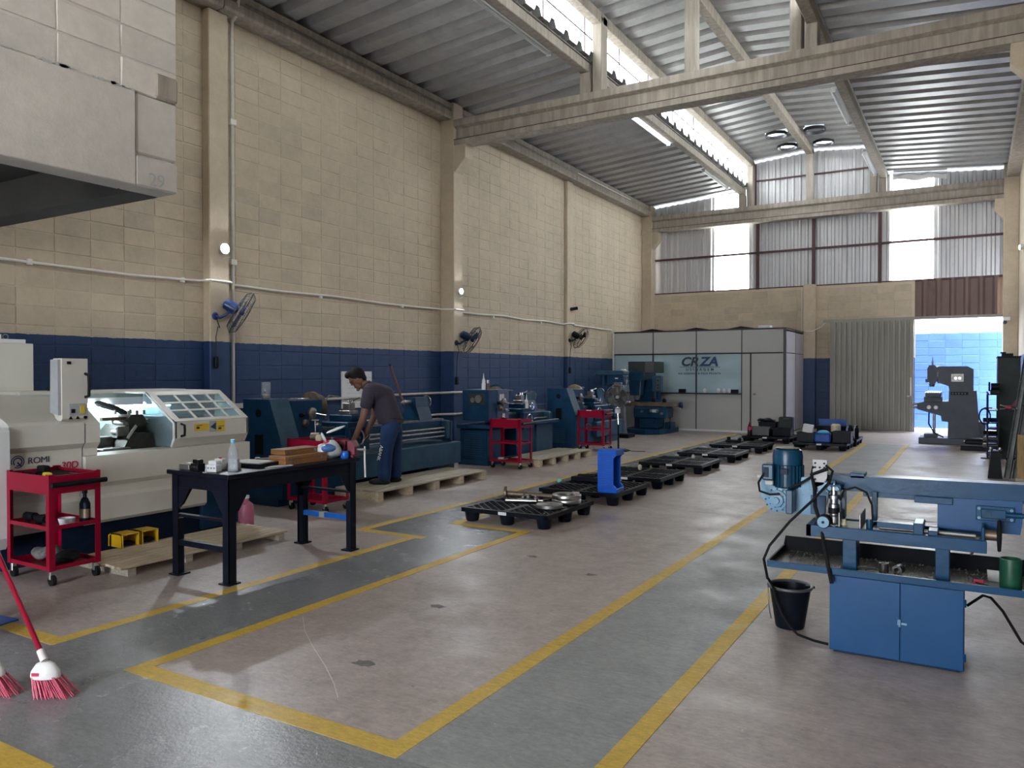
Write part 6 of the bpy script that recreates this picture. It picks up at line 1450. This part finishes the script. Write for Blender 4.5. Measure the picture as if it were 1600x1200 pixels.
# ================================================================ THE WORKER
def skin(vs_, es, rs, root=0, sub=2):
    me = bpy.data.meshes.new('sk'); me.from_pydata(vs_, es, []); o = bpy.data.objects.new('sk', me); col.objects.link(o)
    o.modifiers.new('s', 'SKIN'); sv = me.skin_vertices[0].data
    for i, r in enumerate(rs): sv[i].radius = r if isinstance(r, tuple) else (r, r)
    for d_ in sv: d_.use_root = False
    sv[root].use_root = True
    sb = o.modifiers.new('u', 'SUBSURF'); sb.levels = sub; sb.render_levels = sub
    bpy.context.view_layer.update(); out = bpy.data.meshes.new_from_object(o.evaluated_get(bpy.context.evaluated_depsgraph_get()))
    bpy.data.objects.remove(o); return out
def to_mb(mb, me): mb.add([v.co for v in me.vertices], [tuple(p.vertices) for p in me.polygons]); return mb
wk = thing('person', 'worker in dark polo shirt and blue jeans bending over the lathe', 'person', (-6.74, 8.05, .132), math.radians(30.75))
NY, FY = -.10, .11      # side towards the camera / towards the wall
B = {}
pts = []; rad = []; ed = []
def P_(k, p, r, par=None):
    B[k] = len(pts); pts.append(p); rad.append(r)
    if par: ed.append((B[par], B[k]))
P_('pelvis', (.06, 0, .84), (.135, .15))
P_('waist', (.05, 0, .98), (.125, .14), 'pelvis'); P_('chest', (-.06, 0, 1.14), (.135, .155), 'waist'); P_('upper', (-.17, 0, 1.25), (.12, .14), 'chest')
P_('neck', (-.27, 0, 1.32), .058, 'upper'); P_('skull', (-.335, 0, 1.365), .06, 'neck')
for s, y in (('n', NY), ('f', FY)):
    P_('hip'+s, (.06, y*.9, .80), .10, 'pelvis'); P_('knee'+s, ((.0 if s == 'n' else .09), y*1.1, .46), .062, 'hip'+s); P_('ank'+s, ((-.02 if s == 'n' else .09), y*1.1, .08), .042, 'knee'+s)
    P_('sh'+s, (-.20, y*1.85, 1.22), .07, 'upper'); P_('elb'+s, ((-.27 if s == 'n' else -.20), y*2.2, .90), .052, 'sh'+s); P_('wr'+s, ((-.38 if s == 'n' else -.33), y*2.0, .635), .036, 'elb'+s)
    P_('palm'+s, ((-.415 if s == 'n' else -.37), y*1.95, .575), (.042, .022), 'wr'+s)
body = MB(); to_mb(body, skin(pts, ed, rad, 0))
# head: skull, jaw, nose, ear, facing down and forward
hc = Vector((-.39, 0, 1.395)); ha = Matrix.Translation(hc) @ Matrix.Rotation(-.62, 4, 'Y')
hm = MB(ha)
hm.ball((0, 0, .02), (.106, .085, .122), 24, 16)
hm.ball((-.035, 0, -.055), (.062, .058, .075), 18, 12)
hm.prism([(-.085, .03), (-.120, -.022), (-.092, -.03)], 'y', -.014, .014)
hm.ball((-.082, 0, -.075), (.020, .03, .010), 12, 8)
hm.ball((-.075, 0, -.115), (.026, .032, .022), 12, 8)
for y in (-.078, .078): hm.ball((.012, y, -.005), (.022, .010, .034), 12, 8)
for y in (-.03, .03): hm.ball((-.088, y, .012), (.010, .014, .008), 10, 6)
body.add(hm.v, hm.f)
for s, y in (('n', NY), ('f', FY)):                       # five fingers closing on the carriage wheel
    w_ = Vector(pts[B['palm'+s]])
    for k in range(4):
        o_ = Vector((-.005, (k-1.5)*.019, -.03)); L_ = (.038, .044, .041, .033)[k]
        f0 = w_+o_*.6; f1 = w_+o_+Vector((-.012, 0, -L_*.6)); f2 = f1+Vector((.014, 0, -L_*.55)); f3 = f2+Vector((.026, 0, -L_*.1))
        to_mb(body, skin([f0, f1, f2, f3], [(0, 1), (1, 2), (2, 3)], [.0095, .009, .0085, .0075], 0, 1))
    t0 = w_+Vector((-.01, .032, .01)); to_mb(body, skin([t0, t0+Vector((-.02, .02, -.02)), t0+Vector((-.012, .022, -.05))], [(0, 1), (1, 2)], [.011, .010, .0085], 0, 1))
body.build('body', 'skin', wk)
sh = MB(); k_ = ['hem', 'waist', 'chest', 'upper', 'collar']
sv_ = [(.06, 0, .80), (.055, 0, .99), (-.06, 0, 1.145), (-.165, 0, 1.25), (-.25, 0, 1.305), (-.19, NY*1.85, 1.225), (-.235, NY*2.1, 1.06), (-.19, FY*1.85, 1.225), (-.195, FY*2.1, 1.06), (-.248, NY*2.15, 1.0), (-.198, FY*2.15, 1.0)]
to_mb(sh, skin(sv_, [(0, 1), (1, 2), (2, 3), (3, 4), (3, 5), (5, 6), (3, 7), (7, 8), (6, 9), (8, 10)], [(.185, .195), (.182, .19), (.20, .205), (.178, .19), (.085, .085), .105, .088, .105, .088, .083, .083], 1))
sh.build('shirt', 'shirt', wk)
MB().ring((-.275, 0, 1.318), .062, .016, (-.72, 0, .69), 22, 8).build('collar', 'shirt', wk)
tr = MB(); tv = [(.065, 0, .90), (.065, 0, .82), (.055, NY*.95, .74), (.005, NY*1.12, .46), (-.015, NY*1.12, .10), (.08, FY*.95, .74), (.095, FY*1.12, .46), (.095, FY*1.12, .10), (-.02, NY*1.12, .045), (.095, FY*1.12, .045)]
to_mb(tr, skin(tv, [(0, 1), (1, 2), (2, 3), (3, 4), (1, 5), (5, 6), (6, 7), (4, 8), (7, 9)], [(.158, .165), (.165, .175), .128, .098, .090, .128, .098, .090, .092, .092], 1))
tr.build('trousers', 'denim', wk)
MB().ring((.06, 0, .885), .150, .014, (.12, 0, 1), 26, 6).build('belt', 'shoe', wk)
for y, x in ((NY*1.12, -.03), (FY*1.12, .085)):
    m = MB(); m.ball((x-.05, y, .035), (.145, .048, .05), 18, 10); m.v = [(a, b, max(0, c)) for a, b, c in m.v]; m.ball((x+.02, y, .06), (.06, .048, .055), 14, 8); m.build('shoe', 'shoe', wk)
hr = MB(ha); hr.ball((.022, 0, .05), (.112, .094, .115), 24, 16)
hr.ball((-.052, 0, .115), (.072, .072, .05), 16, 10); hr.ball((.075, 0, -.005), (.045, .07, .075), 14, 10)
hr.build('hair', 'hair', wk)
gl = MB(ha)
for y in (-.032, .032): gl.ring((-.102, y, .012), .022, .003, (1, 0, 0), 16, 5)
for y in (-.07, .07): gl.tube([(-.10, y*.75, .015), (-.06, y*1.1, .014), (.01, y*1.13, .012)], .0028, 5)
gl.tube([(-.105, -.012, .014), (-.108, 0, .018), (-.105, .012, .014)], .003, 5); gl.build('glasses', 'black', wk)
text('leg_print', 'ABANK', .062, 'bag_white', wk, (-.075, -.205, .43), (PI/2, PI/2+.25, -.25), bold=.001)
